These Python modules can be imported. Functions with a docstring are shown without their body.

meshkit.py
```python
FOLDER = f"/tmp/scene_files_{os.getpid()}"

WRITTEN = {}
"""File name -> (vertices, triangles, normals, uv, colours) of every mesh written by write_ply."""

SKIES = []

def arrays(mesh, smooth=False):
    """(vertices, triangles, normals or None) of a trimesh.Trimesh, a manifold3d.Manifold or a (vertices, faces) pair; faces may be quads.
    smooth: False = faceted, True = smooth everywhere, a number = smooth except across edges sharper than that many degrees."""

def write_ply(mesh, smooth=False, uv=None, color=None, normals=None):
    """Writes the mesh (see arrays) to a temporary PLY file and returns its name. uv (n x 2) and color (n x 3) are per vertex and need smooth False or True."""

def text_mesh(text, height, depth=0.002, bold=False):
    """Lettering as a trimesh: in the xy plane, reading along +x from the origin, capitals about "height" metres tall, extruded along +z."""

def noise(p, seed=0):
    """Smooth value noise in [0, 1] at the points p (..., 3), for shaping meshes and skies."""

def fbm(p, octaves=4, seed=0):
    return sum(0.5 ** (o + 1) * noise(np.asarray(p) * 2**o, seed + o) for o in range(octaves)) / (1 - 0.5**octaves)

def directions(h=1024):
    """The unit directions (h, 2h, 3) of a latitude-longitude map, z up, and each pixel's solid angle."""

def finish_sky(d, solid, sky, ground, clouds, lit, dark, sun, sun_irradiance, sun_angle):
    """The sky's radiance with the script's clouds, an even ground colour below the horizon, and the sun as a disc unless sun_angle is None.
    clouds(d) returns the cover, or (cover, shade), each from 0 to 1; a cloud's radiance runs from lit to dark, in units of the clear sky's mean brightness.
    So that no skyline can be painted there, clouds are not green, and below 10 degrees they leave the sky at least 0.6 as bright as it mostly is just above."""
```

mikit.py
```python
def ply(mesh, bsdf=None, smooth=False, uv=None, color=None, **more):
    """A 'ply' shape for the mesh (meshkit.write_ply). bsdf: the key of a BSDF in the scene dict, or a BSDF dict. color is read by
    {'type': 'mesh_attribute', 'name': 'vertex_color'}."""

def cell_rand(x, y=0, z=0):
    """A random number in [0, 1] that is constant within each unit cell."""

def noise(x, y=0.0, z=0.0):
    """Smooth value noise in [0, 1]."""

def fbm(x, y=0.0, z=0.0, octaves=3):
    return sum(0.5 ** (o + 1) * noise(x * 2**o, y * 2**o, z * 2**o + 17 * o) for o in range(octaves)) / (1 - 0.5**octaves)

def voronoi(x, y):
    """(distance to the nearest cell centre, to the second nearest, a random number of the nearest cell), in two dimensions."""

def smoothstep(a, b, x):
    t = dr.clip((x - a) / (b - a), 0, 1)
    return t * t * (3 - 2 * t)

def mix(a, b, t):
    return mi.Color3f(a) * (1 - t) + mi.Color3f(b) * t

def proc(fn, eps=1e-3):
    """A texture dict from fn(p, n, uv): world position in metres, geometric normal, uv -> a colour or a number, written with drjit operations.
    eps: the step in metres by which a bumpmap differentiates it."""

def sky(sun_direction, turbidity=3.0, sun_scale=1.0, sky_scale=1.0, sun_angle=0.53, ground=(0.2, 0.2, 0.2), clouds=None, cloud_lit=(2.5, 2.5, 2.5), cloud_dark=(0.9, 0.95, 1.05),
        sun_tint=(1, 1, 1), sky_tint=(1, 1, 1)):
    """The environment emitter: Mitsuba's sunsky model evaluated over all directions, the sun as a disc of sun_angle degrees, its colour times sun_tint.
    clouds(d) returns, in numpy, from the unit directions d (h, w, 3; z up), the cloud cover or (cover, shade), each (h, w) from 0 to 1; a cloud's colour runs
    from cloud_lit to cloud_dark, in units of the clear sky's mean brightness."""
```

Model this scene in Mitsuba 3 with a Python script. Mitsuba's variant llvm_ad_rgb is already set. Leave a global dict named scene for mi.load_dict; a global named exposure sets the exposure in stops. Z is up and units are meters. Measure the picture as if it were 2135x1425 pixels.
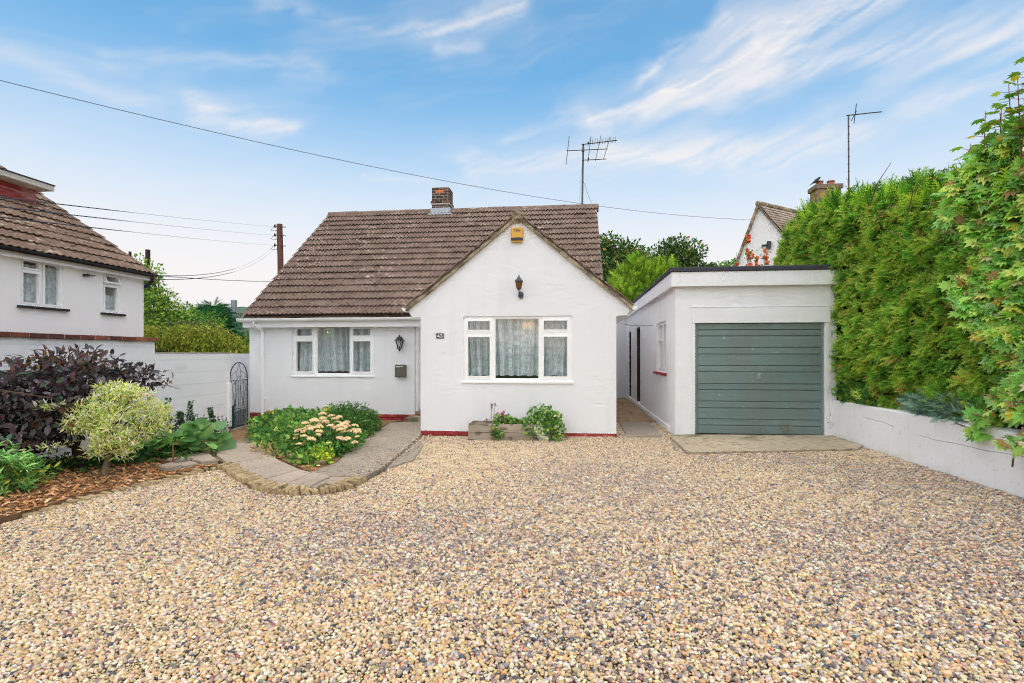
import math, random
import numpy as np, trimesh, drjit as dr, mitsuba as mi
import shapely
from shapely.geometry import Polygon, Point, LineString, box as sbox
from shapely import contains_xy
import mikit, meshkit
from mikit import proc, noise, fbm, cell_rand, smoothstep, mix, voronoi

T = mi.ScalarTransform4f
scene, labels = {}, {}
rng = np.random.default_rng(7)

# ------------------------------------------------------------------ camera, sky, exposure
CAM_H, YAW = 1.45, math.atan(126 / 1100.0)
FOV = 2 * math.degrees(math.atan(1067.5 / 1100.0))
scene['camera'] = {
    'type': 'perspective', 'fov': FOV, 'fov_axis': 'x', 'near_clip': 0.05, 'far_clip': 4000.0,
    'principal_point_offset_y': -26.5 / 1425.0,
    'to_world': T().look_at(origin=[0, 0, CAM_H], target=[-math.sin(YAW), math.cos(YAW), CAM_H], up=[0, 0, 1])}
exposure = 2.47


# bands of cirrus: (azimuth, elevation) of both ends in degrees, half width, strength
BANDS = [(2.5, 23.9, 11, 26.0, .55, .75), (10, 25.7, 18, 27.8, .9, .75), (17, 27.4, 32, 30.0, 1.7, .62), (9, 24.8, 20, 25.2, .9, .5), (19, 25.8, 39, 23.6, 1.1, .50), (6, 27.0, 9, 28.6, .5, .45), (10, 29.4, 16, 30.4, .6, .40),
         (-12, 19.6, 6, 20.6, 1.0, .42), (4, 20.4, 26, 19.0, 1.5, .52), (-37.4, 21.7, -29.4, 21.5, .75, .62), (-15.5, 31.2, -6.2, 33.6, .9, .40), (-14, 30.0, -10.5, 30.4, .5, .35), (-33, 30.6, -14, 31.2, .7, .25), (-45, 24.2, -26, 27.2, .7, .22),
         (-52, 21.5, -40, 21.0, .8, .2), (-22, 18.0, -16, 18.2, .4, .3), (30, 20.5, 44, 21.5, 1.2, .35), (-6, 22.5, 2, 24.2, .6, .25)]


def cirrus(d):
    el = np.degrees(np.arcsin(np.clip(d[..., 2], -1, 1))); az = np.degrees(np.arctan2(d[..., 0], d[..., 1]))
    ss = lambda lo, hi, x: np.clip((x - lo) / (hi - lo), 0, 1) ** 2 * (3 - 2 * np.clip((x - lo) / (hi - lo), 0, 1))
    ca, sa = np.cos(np.radians(14)), np.sin(np.radians(14))
    azc = np.abs(np.abs(az) - 180) if False else az
    s, t = azc * ca + el * sa, -azc * sa + el * ca
    w1 = meshkit.fbm(np.stack([az * .16, el * .22, az * 0 + 3.1], -1), 4, 3) - .5
    w2 = meshkit.fbm(np.stack([az * .16, el * .22, az * 0 + 8.3], -1), 4, 5) - .5
    fine = meshkit.fbm(np.stack([s * .22 + w1 * 1.5, t * 1.5 + w2 * 3.5, az * 0 + 7.5], -1), 5, 21)
    soft = meshkit.fbm(np.stack([s * .07 + w1, t * .3 + w2, az * 0 + 2.5], -1), 4, 23)
    cov = np.zeros_like(el)
    for a0, e0, a1, e1, wd, st in BANDS:
        px, py = az + w1 * 5.0, el + w2 * 3.4
        L2 = (a1 - a0) ** 2 + (e1 - e0) ** 2; k = ((px - a0) * (a1 - a0) + (py - e0) * (e1 - e0)) / L2; kc = np.clip(k, 0, 1)
        dist = np.hypot(px - a0 - kc * (a1 - a0), py - e0 - kc * (e1 - e0))
        c = st * np.exp(-(dist / wd) ** 2) * ss(.20, .74, fine) * 1.25
        c = c * .85 + st * .50 * np.exp(-(dist / (wd * 2.6)) ** 2) * ss(.3, .7, soft)
        cov = 1 - (1 - cov) * (1 - np.clip(c, 0, 1))
    rest = ss(48, 70, np.abs(az + 6)) * .62 + .10
    cov = 1 - (1 - cov) * (1 - rest * ss(.42, .64, soft) * ss(.20, .74, fine))
    veil = .97 * (1 - ss(6, 29, el)) + .55 * ss(34, 58, el) * (.55 + .9 * ss(.35, .65, soft))
    return np.clip(1 - (1 - cov) * (1 - veil) * .91, 0, 1)


scene['sky'] = mikit.sky([0.0, -0.47, 0.88], turbidity=3.0, sun_scale=0.56, sun_angle=122.0, clouds=cirrus,
                         cloud_lit=(1.90, 1.80, 1.76), cloud_dark=(1.2, 1.25, 1.35), sky_tint=(0.50, 1.07, 1.05), sun_tint=(.95, .99, 1.09), sky_scale=1.0)

# ------------------------------------------------------------------ helpers
def srgb(r, g, b):
    c = np.array([r, g, b], float) / 255
    return np.where(c <= 0.04045, c / 12.92, ((c + 0.055) / 1.055) ** 2.4)


def rgb(c):
    return {'type': 'rgb', 'value': [float(x) for x in c]}


def two(b):
    return {'type': 'twosided', 'bsdf': b}


def mat(name, base, rough=0.6, bump=None, scale=1.0, eps=1e-3, **k):
    b = {'type': 'principled', 'base_color': base if isinstance(base, dict) else rgb(base), 'roughness': rough, 'specular': k.pop('specular', 0.4), **k}
    if bump is not None:
        b = {'type': 'bumpmap', 'height': proc(bump, eps), 'scale': scale, 'surface': b}
    scene[name] = two(b)
    return name


VC = {'type': 'mesh_attribute', 'name': 'vertex_color'}
_count = {}


def numbered(key):
    n = _count.get(key, 0)
    _count[key] = n + 1
    return key if n == 0 else f'{key}_{n:03d}'


def tag(key, label=None, cat=None, group=None, kind=None):
    e = labels.setdefault(key, {})
    for a, b in (('label', label), ('category', cat), ('group', group), ('kind', kind)):
        if b: e[a] = b
    return key


LEAF_GAIN = 1.55


def put(key, mesh, m, smooth=False, color=None, **k):
    key = numbered(key)
    if color is not None:
        if m.startswith('leaf'): color = np.minimum(np.asarray(color) * LEAF_GAIN + .006, .86)
        n = len(mesh[0]) if isinstance(mesh, tuple) else len(mesh.vertices)
        color = np.broadcast_to(np.asarray(color, float), (n, 3))
    scene[key] = mikit.ply(mesh, m, smooth=smooth, color=color, **k)
    return key


def own(key, mesh, m, smooth=False):
    scene[key] = mikit.ply(mesh, m, smooth=smooth)
    return key


def again(key, d, matrix):
    key = numbered(key)
    scene[key] = {**d, 'to_world': T(np.asarray(matrix, float))}
    return key


def thing(key, label, cat, group=None):
    key = numbered(key)
    return tag(key, label, cat, group)


def cat_(ms):
    return trimesh.util.concatenate([m for m in ms if m is not None])


def bx(x0, x1, y0, y1, z0, z1, b=0.0):
    """A box, its edges bevelled by b."""
    x0, x1 = min(x0, x1), max(x0, x1); y0, y1 = min(y0, y1), max(y0, y1); z0, z1 = min(z0, z1), max(z0, z1)
    c, h = np.array([(x0 + x1) / 2, (y0 + y1) / 2, (z0 + z1) / 2]), np.array([x1 - x0, y1 - y0, z1 - z0]) / 2
    b = min(b, *(h * 0.45))
    if b <= 0:
        m = trimesh.creation.box(extents=2 * h); m.apply_translation(c); return m
    p = []
    for s in np.ndindex(2, 2, 2):
        sg = np.array(s) * 2 - 1
        for k in range(3):
            q = h - b; q = q.copy(); q[k] = h[k]
            p.append(sg * q)
    m = trimesh.convex.convex_hull(np.array(p)); m.apply_translation(c)
    return m


def tube(points, r, sides=8, cap=True):
    p = np.asarray(points, float); n = len(p)
    r = np.broadcast_to(np.asarray(r, float), (n,))
    t = np.gradient(p, axis=0); t /= np.linalg.norm(t, axis=1, keepdims=True) + 1e-12
    ref = np.array([0, 0, 1.0]) if abs(t[0, 2]) < 0.9 else np.array([1.0, 0, 0])
    a = np.cross(t, ref); bad = np.linalg.norm(a, axis=1) < 1e-3
    a[bad] = np.cross(t[bad], [0.3, 1, 0.2]); a /= np.linalg.norm(a, axis=1, keepdims=True)
    b = np.cross(t, a); an = np.arange(sides) * 2 * np.pi / sides
    v = p[:, None] + r[:, None, None] * (np.cos(an)[None, :, None] * a[:, None] + np.sin(an)[None, :, None] * b[:, None])
    v = v.reshape(-1, 3); f = []
    i, j = np.meshgrid(np.arange(n - 1), np.arange(sides), indexing='ij')
    A, B = i * sides + j, i * sides + (j + 1) % sides
    f = np.vstack([np.stack([A, B, B + sides], -1).reshape(-1, 3), np.stack([A, B + sides, A + sides], -1).reshape(-1, 3)])
    if cap:
        v = np.vstack([v, p[0], p[-1]]); k = len(v)
        jj = np.arange(sides)
        f = np.vstack([f, np.stack([np.full(sides, k - 2), (jj + 1) % sides, jj], 1), np.stack([np.full(sides, k - 1), (n - 1) * sides + jj, (n - 1) * sides + (jj + 1) % sides], 1)])
    return trimesh.Trimesh(v, f[:, ::-1], process=False)


def extrude_xz(poly, y0, y1):
    """A shapely polygon in x, z pushed from y0 to y1."""
    m = trimesh.creation.extrude_polygon(poly, y1 - y0, engine='earcut')
    v = m.vertices.copy(); m.vertices = np.stack([v[:, 0], y1 - v[:, 2], v[:, 1]], 1)
    return m


def extrude_yz(poly, x0, x1):
    """A polygon in y, z pushed from x0 to x1."""
    m = trimesh.creation.extrude_polygon(poly, x1 - x0, engine='earcut')
    v = m.vertices.copy(); m.vertices = np.stack([x0 + v[:, 2], v[:, 0], v[:, 1]], 1)
    return m


def gz(x, y=0):
    """Height of the yard: it rises a little to the right and dips by the gate."""
    x, y = np.asarray(x, float), np.asarray(y, float)
    return 0.0135 * (x + 2.6) - 0.07 * np.clip((-5.2 - x) / 1.5, 0, 1) * np.clip((y - 7.2) / 2.5, 0, 1)


def lathe(profile, sections=20):
    m = trimesh.creation.revolve(np.asarray(profile, float), sections=sections)
    return m


def jitter_fn(seed):
    return np.random.default_rng(seed)


def unit(v):
    return v / (np.linalg.norm(v, axis=-1, keepdims=True) + 1e-12)


def frames(y, zhint):
    """Rotation matrices whose y axis is y and whose z axis is near zhint."""
    y = unit(y); x = unit(np.cross(y, zhint)); z = np.cross(x, y)
    return np.stack([x, y, z], -1)


def scatter(shape, pos, ydir, zhint, size, col, tipcol=None):
    """One mesh of many small copies of shape (verts, tris): (vertices, faces), colours."""
    sv, sf = np.asarray(shape[0], float), np.asarray(shape[1], int)
    n = len(pos); R = frames(ydir, zhint)
    size = np.broadcast_to(np.asarray(size, float), (n,))
    v = np.einsum('nij,kj->nki', R, sv) * size[:, None, None] + pos[:, None]
    f = sf[None] + (np.arange(n) * len(sv))[:, None, None]
    c = np.repeat(np.broadcast_to(col, (n, 3))[:, None], len(sv), 1)
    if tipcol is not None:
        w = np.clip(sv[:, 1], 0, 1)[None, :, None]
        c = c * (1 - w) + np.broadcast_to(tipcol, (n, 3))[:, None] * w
    return (v.reshape(-1, 3), f.reshape(-1, 3)), c.reshape(-1, 3)


def join(parts):
    v, f, c, at = [], [], [], 0
    for (pv, pf), pc in parts:
        v.append(pv); f.append(pf + at); c.append(pc); at += len(pv)
    return (np.vstack(v), np.vstack(f)), np.vstack(c)


def palette(r, n, cols, weights=None, jit=0.18):
    cols = np.array(cols, float)
    k = r.choice(len(cols), n, p=None if weights is None else np.array(weights) / np.sum(weights))
    return np.clip(cols[k] * (1 + jit * r.standard_normal((n, 1))) * (1 + 0.06 * r.standard_normal((n, 3))), 0.002, 0.9)


OVAL = (np.array([[0, 0, 0], [-.24, .33, .05], [-.2, .68, .03], [0, 1, -.12], [.2, .68, .03], [.24, .33, .05], [0, .5, -.03]]),
        np.array([[0, 6, 1], [1, 6, 2], [2, 6, 3], [0, 5, 6], [5, 4, 6], [4, 3, 6]]))
DIAMOND = (np.array([[0, 0, 0], [-.27, .5, .07], [0, 1, -.08], [.27, .5, .07]]), np.array([[0, 2, 1], [0, 3, 2]]))
LANCE = (np.array([[0, 0, 0], [-.13, .45, .04], [0, 1, -.14], [.13, .45, .04], [0, .5, -.02]]), np.array([[0, 4, 1], [1, 4, 2], [0, 3, 4], [3, 2, 4]]))
_ma = np.radians([180 + 0, 250, 212, 290, 318, 338, 0, 22, 42, 70, 148, 110])
MAPLE = (np.array([[0, 0.3, 0], [0, 0.02, 0], [-.30, .02, -.05], [-.25, .2, .02], [-.56, .36, -.06], [-.28, .48, .03], [-.30, .78, -.03], [-.12, .66, .02], [0, 1.0, -.1],
                   [.12, .66, .02], [.30, .78, -.03], [.28, .48, .03], [.56, .36, -.06], [.25, .2, .02], [.30, .02, -.05]]),
         np.array([[0, k, k + 1] for k in range(1, 14)] + [[0, 14, 1]])[:, [0, 2, 1]])


def spray_shape(seed, n=9):
    """A flat drooping conifer spray: a mid-rib with narrow leaflets on both sides."""
    r = np.random.default_rng(seed); v, f = [], []
    for k in range(n):
        y = 0.08 + 0.9 * k / n; L = 0.46 * (1 - 0.72 * k / n) * (0.8 + 0.4 * r.random())
        for sg in (-1, 1):
            at = np.array([0, y, -0.22 * y * y]); a = math.radians(38 + 18 * r.random())
            tip = at + np.array([sg * math.sin(a) * L, math.cos(a) * L, -0.10 * L - 0.12 * r.random() * L])
            wv = np.array([sg * 0.012, (0.075 + .02 * r.random()) * (9 / n) ** .8, 0.01])
            b = len(v); v += [at - wv * .4, at + wv * .6, tip]; f.append([b, b + 1, b + 2] if sg < 0 else [b, b + 2, b + 1])
    b = len(v); v += [np.array([-.03, 0, 0]), np.array([.03, 0, 0]), np.array([0, 1.08, -0.26])]; f.append([b, b + 1, b + 2])
    return np.array(v), np.array(f)


def in_blobs(r, n, blobs, shell=0.55, seed=0, rough=0.28, freq=2.2):
    """Points spread through the outer part of a union of ellipsoids (cx, cy, cz, rx, ry, rz): (points, outward directions)."""
    B = np.array(blobs, float)
    w = (B[:, 3] * B[:, 4] + B[:, 4] * B[:, 5] + B[:, 3] * B[:, 5]); k = r.choice(len(B), n, p=w / w.sum())
    d = unit(r.standard_normal((n, 3)))
    rad = (1 - shell * r.random(n) ** 1.6)
    p = B[k, :3] + d * B[k, 3:] * rad[:, None]
    nz = meshkit.fbm(p * freq, 3, seed) - 0.5
    p = B[k, :3] + (p - B[k, :3]) * (1 + rough * 2 * nz)[:, None]
    inside = np.zeros(n, bool)
    for j in range(len(B)):
        q = (p - B[j, :3]) / B[j, 3:]
        inside |= (np.sum(q * q, 1) < 0.30) & (k != j)
    return p[~inside], unit(d * B[k, 3:])[~inside]


def leafy(key, shape, blobs, n, size, cols, weights=None, seed=1, shell=0.55, up=0.3, mat_='leaf', tip=None, rough=0.28, freq=2.2, out=0.7, nup=0.7, jit=0.2, rand=0.55, clip=None, kindless=True):
    r = np.random.default_rng(seed)
    p, o = in_blobs(r, n, blobs, shell, seed, rough, freq)
    if clip is not None:
        keep = clip(p); p, o = p[keep], o[keep]
    m = len(p)
    y = unit(o * out + np.array([0, 0, up]) + rand * r.standard_normal((m, 3)))
    z = unit(o * 0.35 + np.array([0, 0, nup]) + 0.45 * r.standard_normal((m, 3)))
    sz = size * (0.65 + 0.7 * r.random(m))
    c = palette(r, m, cols, weights, jit)
    tc = None if tip is None else np.clip(c * np.array(tip), 0, 0.9)
    mesh, col = scatter(shape, p, y, z, sz, c, tc)
    return put(key, mesh, mat_, color=col)


def branches(key, base, blobs, r0, seed=1, m='bark', lift=0.35, sub=2, trunks=1):
    """A trunk with limbs that run into the crown's blobs."""
    r = np.random.default_rng(seed); ms = []; base = np.array(base, float)
    B = np.array(blobs, float); top = B[:, :3].mean(0)
    fork = base + (top - base) * lift
    pts = np.array([base - [0, 0, .1], base + (fork - base) * .5 + r.normal(0, .02, 3), fork])
    ms.append(tube(pts, [r0 * 1.25, r0, r0 * .85], 8))
    for b in B:
        e = b[:3] + r.normal(0, .15, 3) * b[3:]
        mid = (fork + e) / 2 + r.normal(0, .06, 3) * np.linalg.norm(e - fork) + [0, 0, .05]
        ms.append(tube([fork, mid, e], [r0 * .6, r0 * .36, r0 * .12], 6))
        for _ in range(sub):
            e2 = b[:3] + unit(r.standard_normal(3)) * b[3:] * .85
            ms.append(tube([mid, (mid + e2) / 2 + r.normal(0, .04, 3), e2], [r0 * .26, r0 * .16, r0 * .05], 5))
    return put(key, cat_(ms), m, smooth=True)


# ------------------------------------------------------------------ materials
def f_render(p, n, uv):
    g = fbm(p.x * 1.3 + p.y * .7, p.z * 1.1, p.y * .9, 3)
    fine = noise(p.x * 24 + p.y * 11, p.z * 34, p.y * 23)
    st = smoothstep(.60, .80, noise(p.x * 7 + p.y * 7, p.z * .55, 3.)) * noise(p.x * 2 + p.y * 2, p.z * 1.7, 6.) * .045
    return mix((.82, .82, .84), (.73, .73, .76), g * .8 + .2 * fine) * (1 - st)


def f_render_bump(p, n, uv):
    h = p.x + p.y
    return noise(h * 19, p.z * 32, 1.7) * .5 + noise(h * 46, p.z * 66, 4.2) * .5


mat('roughcast_white', proc(f_render), .85, bump=f_render_bump, scale=.015, eps=.004, specular=.2)


def f_lump_bump(p, n, uv):
    h = p.x + p.y
    return fbm(h * 13, p.z * 16, 2.7, 3)


mat('lumpy_white', proc(f_render), .85, bump=f_lump_bump, scale=.03, eps=.006, specular=.2)


def f_neigh(p, n, uv):
    g = fbm(p.y * 1.1, p.z * 1.4, 2.2, 4); st = noise(p.y * 14, p.z * .7, 8.) * smoothstep(2.3, 2.75, p.z)
    return mix((.86, .84, .85), (.76, .74, .75), g * .7 + .25 * st)


mat('neighbour_render', proc(f_neigh), .85, bump=f_render_bump, scale=.006, eps=.004, specular=.2)


def f_wallwhite(p, n, uv):
    g = fbm(p.y * 1.7, p.z * 2.1, p.x * .3, 4)
    block = smoothstep(.015, .004, dr.abs(dr.fma(dr.floor(p.z / .225 + .5), -.225, p.z))) * .10
    stain = smoothstep(.55, .8, fbm(p.y * 3, p.z * 5, 4.4, 3)) * .10
    return mix((.86, .86, .88), (.77, .77, .79), g) * (1 - block - stain)


mat('wall_white', proc(f_wallwhite), .8, bump=lambda p, n, uv: fbm(p.y * 9 + p.x * 9, p.z * 12, .5, 3), scale=.008, eps=.004, specular=.2)


def f_cracked(p, n, uv):
    g = fbm(p.y * 1.4, p.z * 2.4, 2.0, 4)
    mid = .50 + .018 * (p.y - 8.) + .05 * (fbm(p.y * 2.2, 3.3, 0., 4) - .5) - .03 * dr.sin(p.y * 2.1)
    crack = smoothstep(.006, .0015, dr.abs(p.z - mid)) * smoothstep(.25, .42, noise(p.y * 1.9, 7.7, 0.))
    vj = dr.abs(p.y - .45 * dr.floor(p.y / .45 + .5) - .05 * (noise(dr.floor(p.y / .45 + .5), 3., 1.) - .5) - .012 * (noise(p.z * 14, 2., 5.) - .5))
    v = smoothstep(.006, .002, vj) * .16 * noise(p.y * 3, p.z * 5, 1.)
    spot = smoothstep(.86, .9, noise(p.y * 23, p.z * 29, 4.)) * .12
    moss = smoothstep(.16, .02, p.z - .06) * smoothstep(.4, .8, fbm(p.y * 5, p.z * 6, 1., 3)) * .35
    return mix((.88, .88, .90), (.78, .78, .80), g) * (1 - .55 * crack - v - spot) * (1 - moss * mi.Color3f(.5, .4, .8))


mat('cracked_white', proc(f_cracked), .75, bump=lambda p, n, uv: fbm(p.y * 8, p.z * 11, 3.5, 4), scale=.010, eps=.004, specular=.25)
mat('white_paint', (.80, .80, .81), .35)
mat('upvc', (.84, .84, .85), .25, specular=.5)


def f_fascia(p, n, uv):
    return mix((.80, .80, .83), (.72, .72, .75), fbm(p.x * 2 + p.y * 2, p.z * 6, 1.1, 3))


mat('board_white', proc(f_fascia), .45)


def tile_colour(u, v, w):
    """Brown concrete roof tile: tone per tile, weathering, pale lichen spots, dark moss."""
    t = cell_rand(dr.floor(u / .3), dr.floor(v / .24), 5)
    g = fbm(u * 3.2, v * 3.2, w * 3.2, 4)
    fine = noise(u * 60, v * 45, w * 40)
    c = mix((.105, .072, .058), (.245, .174, .142), .5 * g + .35 * t + .3 * fine)
    lich = smoothstep(.70, .77, noise(u * 9, v * 12, w * 12)) * smoothstep(.42, .62, fbm(u * 1.1, v * 1.1, 3.3, 3))
    spot = smoothstep(.80, .84, noise(u * 24, v * 30, w * 30 + 9))
    moss = smoothstep(.74, .80, noise(u * 15, v * 19, w * 19 + 4.4)) * .8
    c = mix(c, (.045, .038, .033), moss)
    return mix(c, (.50, .42, .36), dr.clip(lich * .6 + spot * .4, 0, 1))


mat('roof_tile', proc(lambda p, n, uv: tile_colour(p.x, p.z, p.y)), .85, specular=.2)
mat('roof_tile_side', proc(lambda p, n, uv: tile_colour(p.y, p.z * 1.2, p.x) * mi.Color3f(1.02, .97, .90)), .85, specular=.2)


def f_verge(p, n, uv):
    g = fbm(p.x * 8, p.z * 8, p.y * 8, 4)
    return mix((.13, .105, .075), (.42, .345, .235), smoothstep(.3, .7, g))


mat('verge_mortar', proc(f_verge), .9, bump=lambda p, n, uv: fbm(p.x * 25, p.z * 25, p.y * 25, 3), scale=.02, eps=.004, specular=.1)
mat('vertex_matt', VC, .85, specular=.2)
mat('pebble', VC, .55, specular=.45)
mat('vertex_semi', VC, .45, specular=.5)
scene['leaf'] = {'type': 'principledthin', 'base_color': VC, 'roughness': .5, 'diff_trans': .75, 'spec_trans': 0.0, 'eta': 1.35}
scene['leaf_matt'] = {'type': 'principledthin', 'base_color': VC, 'roughness': .8, 'diff_trans': .55, 'spec_trans': 0.0, 'eta': 1.25}
mat('mortar', (.42, .39, .36), .9)


def f_redpaint(p, n, uv):
    g = fbm(p.x * 9, p.z * 14, p.y * 9, 4)
    worn = smoothstep(.66, .78, g) * .5
    return mix(mix((.24, .020, .024), (.33, .035, .035), g), (.40, .20, .13), worn)


for _k, _m in ((1, .75), (2, 1.3)): mat(f'red_paint_{_k}', proc((lambda m_: lambda p, n, uv: f_redpaint(p, n, uv) * mi.Color3f(m_, m_ * 1.1, m_))(_m)), .6)
mat('red_paint', proc(f_redpaint), .6, bump=lambda p, n, uv: fbm(p.x * 40, p.z * 40, p.y * 40, 2), scale=.004, eps=.003)


def f_concrete(p, n, uv):
    g = fbm(p.x * 1.6, p.y * 1.6, .3, 4); h = noise(p.x * 70, p.y * 70, 1.); q = fbm(p.x * 7, p.y * 7, 4., 3)
    c = mix((.165, .138, .11), (.36, .305, .245), .55 * g + .3 * q + .25 * h)
    return c * (1 - .35 * smoothstep(.74, .80, noise(p.x * 30, p.y * 30, 6.)))


mat('concrete', proc(f_concrete), .9, bump=lambda p, n, uv: fbm(p.x * 30, p.y * 30, p.z * 30, 3), scale=.012, eps=.005, specular=.15)


def f_apron(p, n, uv):
    g = fbm(p.x * 1.3, p.y * 2.0, .3, 4); q = fbm(p.x * 8, p.y * 11, 4., 3)
    c = mix((.23, .185, .13), (.47, .395, .295), .6 * g + .5 * q)
    moss = smoothstep(.50, .75, fbm(p.x * 4, p.y * 4, 9., 3)) * smoothstep(8.6, 9.2, p.y + .25 * noise(p.x * 5, 1., 2.))
    return mix(c, (.09, .085, .04), moss * .7) * (1 - .35 * smoothstep(.72, .78, noise(p.x * 21, p.y * 24, 6.)))


mat('apron_concrete', proc(f_apron), .9, bump=lambda p, n, uv: fbm(p.x * 22, p.y * 22, p.z * 22, 3), scale=.014, eps=.005, specular=.15)


def f_slab(p, n, uv):
    g = fbm(p.x * 2.2, p.y * 2.2, .3, 4); h = noise(p.x * 60, p.y * 60, 1.)
    c = mix((.23, .185, .145), (.42, .35, .285), .75 * g + .3 * h)
    return c * (1 - .30 * smoothstep(.80, .86, noise(p.x * 34, p.y * 34, 6.)))


mat('paving', proc(f_slab), .9, bump=lambda p, n, uv: fbm(p.x * 18, p.y * 18, p.z * 18, 3), scale=.010, eps=.005, specular=.15)
mat('paving_warm', proc(lambda p, n, uv: mix((.20, .13, .075), (.36, .26, .17), fbm(p.x * 3.2, p.y * 3.2, 1.1, 4))), .85, specular=.2)


def f_sett(p, n, uv):
    g = fbm(p.x * 7, p.y * 7, p.z * 7, 4); h = noise(p.x * 45, p.y * 45, p.z * 45)
    c = mix((.20, .145, .075), (.52, .40, .24), .6 * g + .45 * h)
    return mix(c, (.07, .07, .04), smoothstep(.60, .72, fbm(p.x * 11, p.y * 11, p.z * 14, 3)) * .7)


mat('sett_stone', proc(f_sett), .9, bump=lambda p, n, uv: fbm(p.x * 35, p.y * 35, p.z * 35, 3), scale=.012, eps=.004, specular=.1)
mat('grit', proc(lambda p, n, uv: mix((.12, .095, .065), (.26, .21, .145), noise(p.x * 55, p.y * 55, 1.))), .95, specular=.1)
mat('soil', proc(lambda p, n, uv: mix((.10, .062, .035), (.27, .16, .085), fbm(p.x * 14, p.y * 14, 1., 4))), .95, specular=.1)
mat('grass_ground', proc(lambda p, n, uv: mix((.06, .085, .03), (.12, .15, .05), fbm(p.x * .2, p.y * .2, 1., 4))), .95, specular=.1)


def f_garagedoor(p, n, uv):
    st = noise(p.x * 1.1, p.z * 55, 2.) * .5 + noise(p.x * 3.5, p.z * 130, 5.) * .3 + fbm(p.x * 1.7, p.z * 2.2, 1., 3) * .5
    c = mix((.105, .160, .160), (.175, .245, .240), st)
    chip = smoothstep(.955, .97, noise(p.x * 13, p.z * 21, 3.))
    low = smoothstep(.40, .62, fbm(p.x * 4, p.z * 1.4, 8., 4)) * .22
    return mix(mix(c, (.16, .15, .10), low), (.42, .43, .40), chip * .6)


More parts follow.
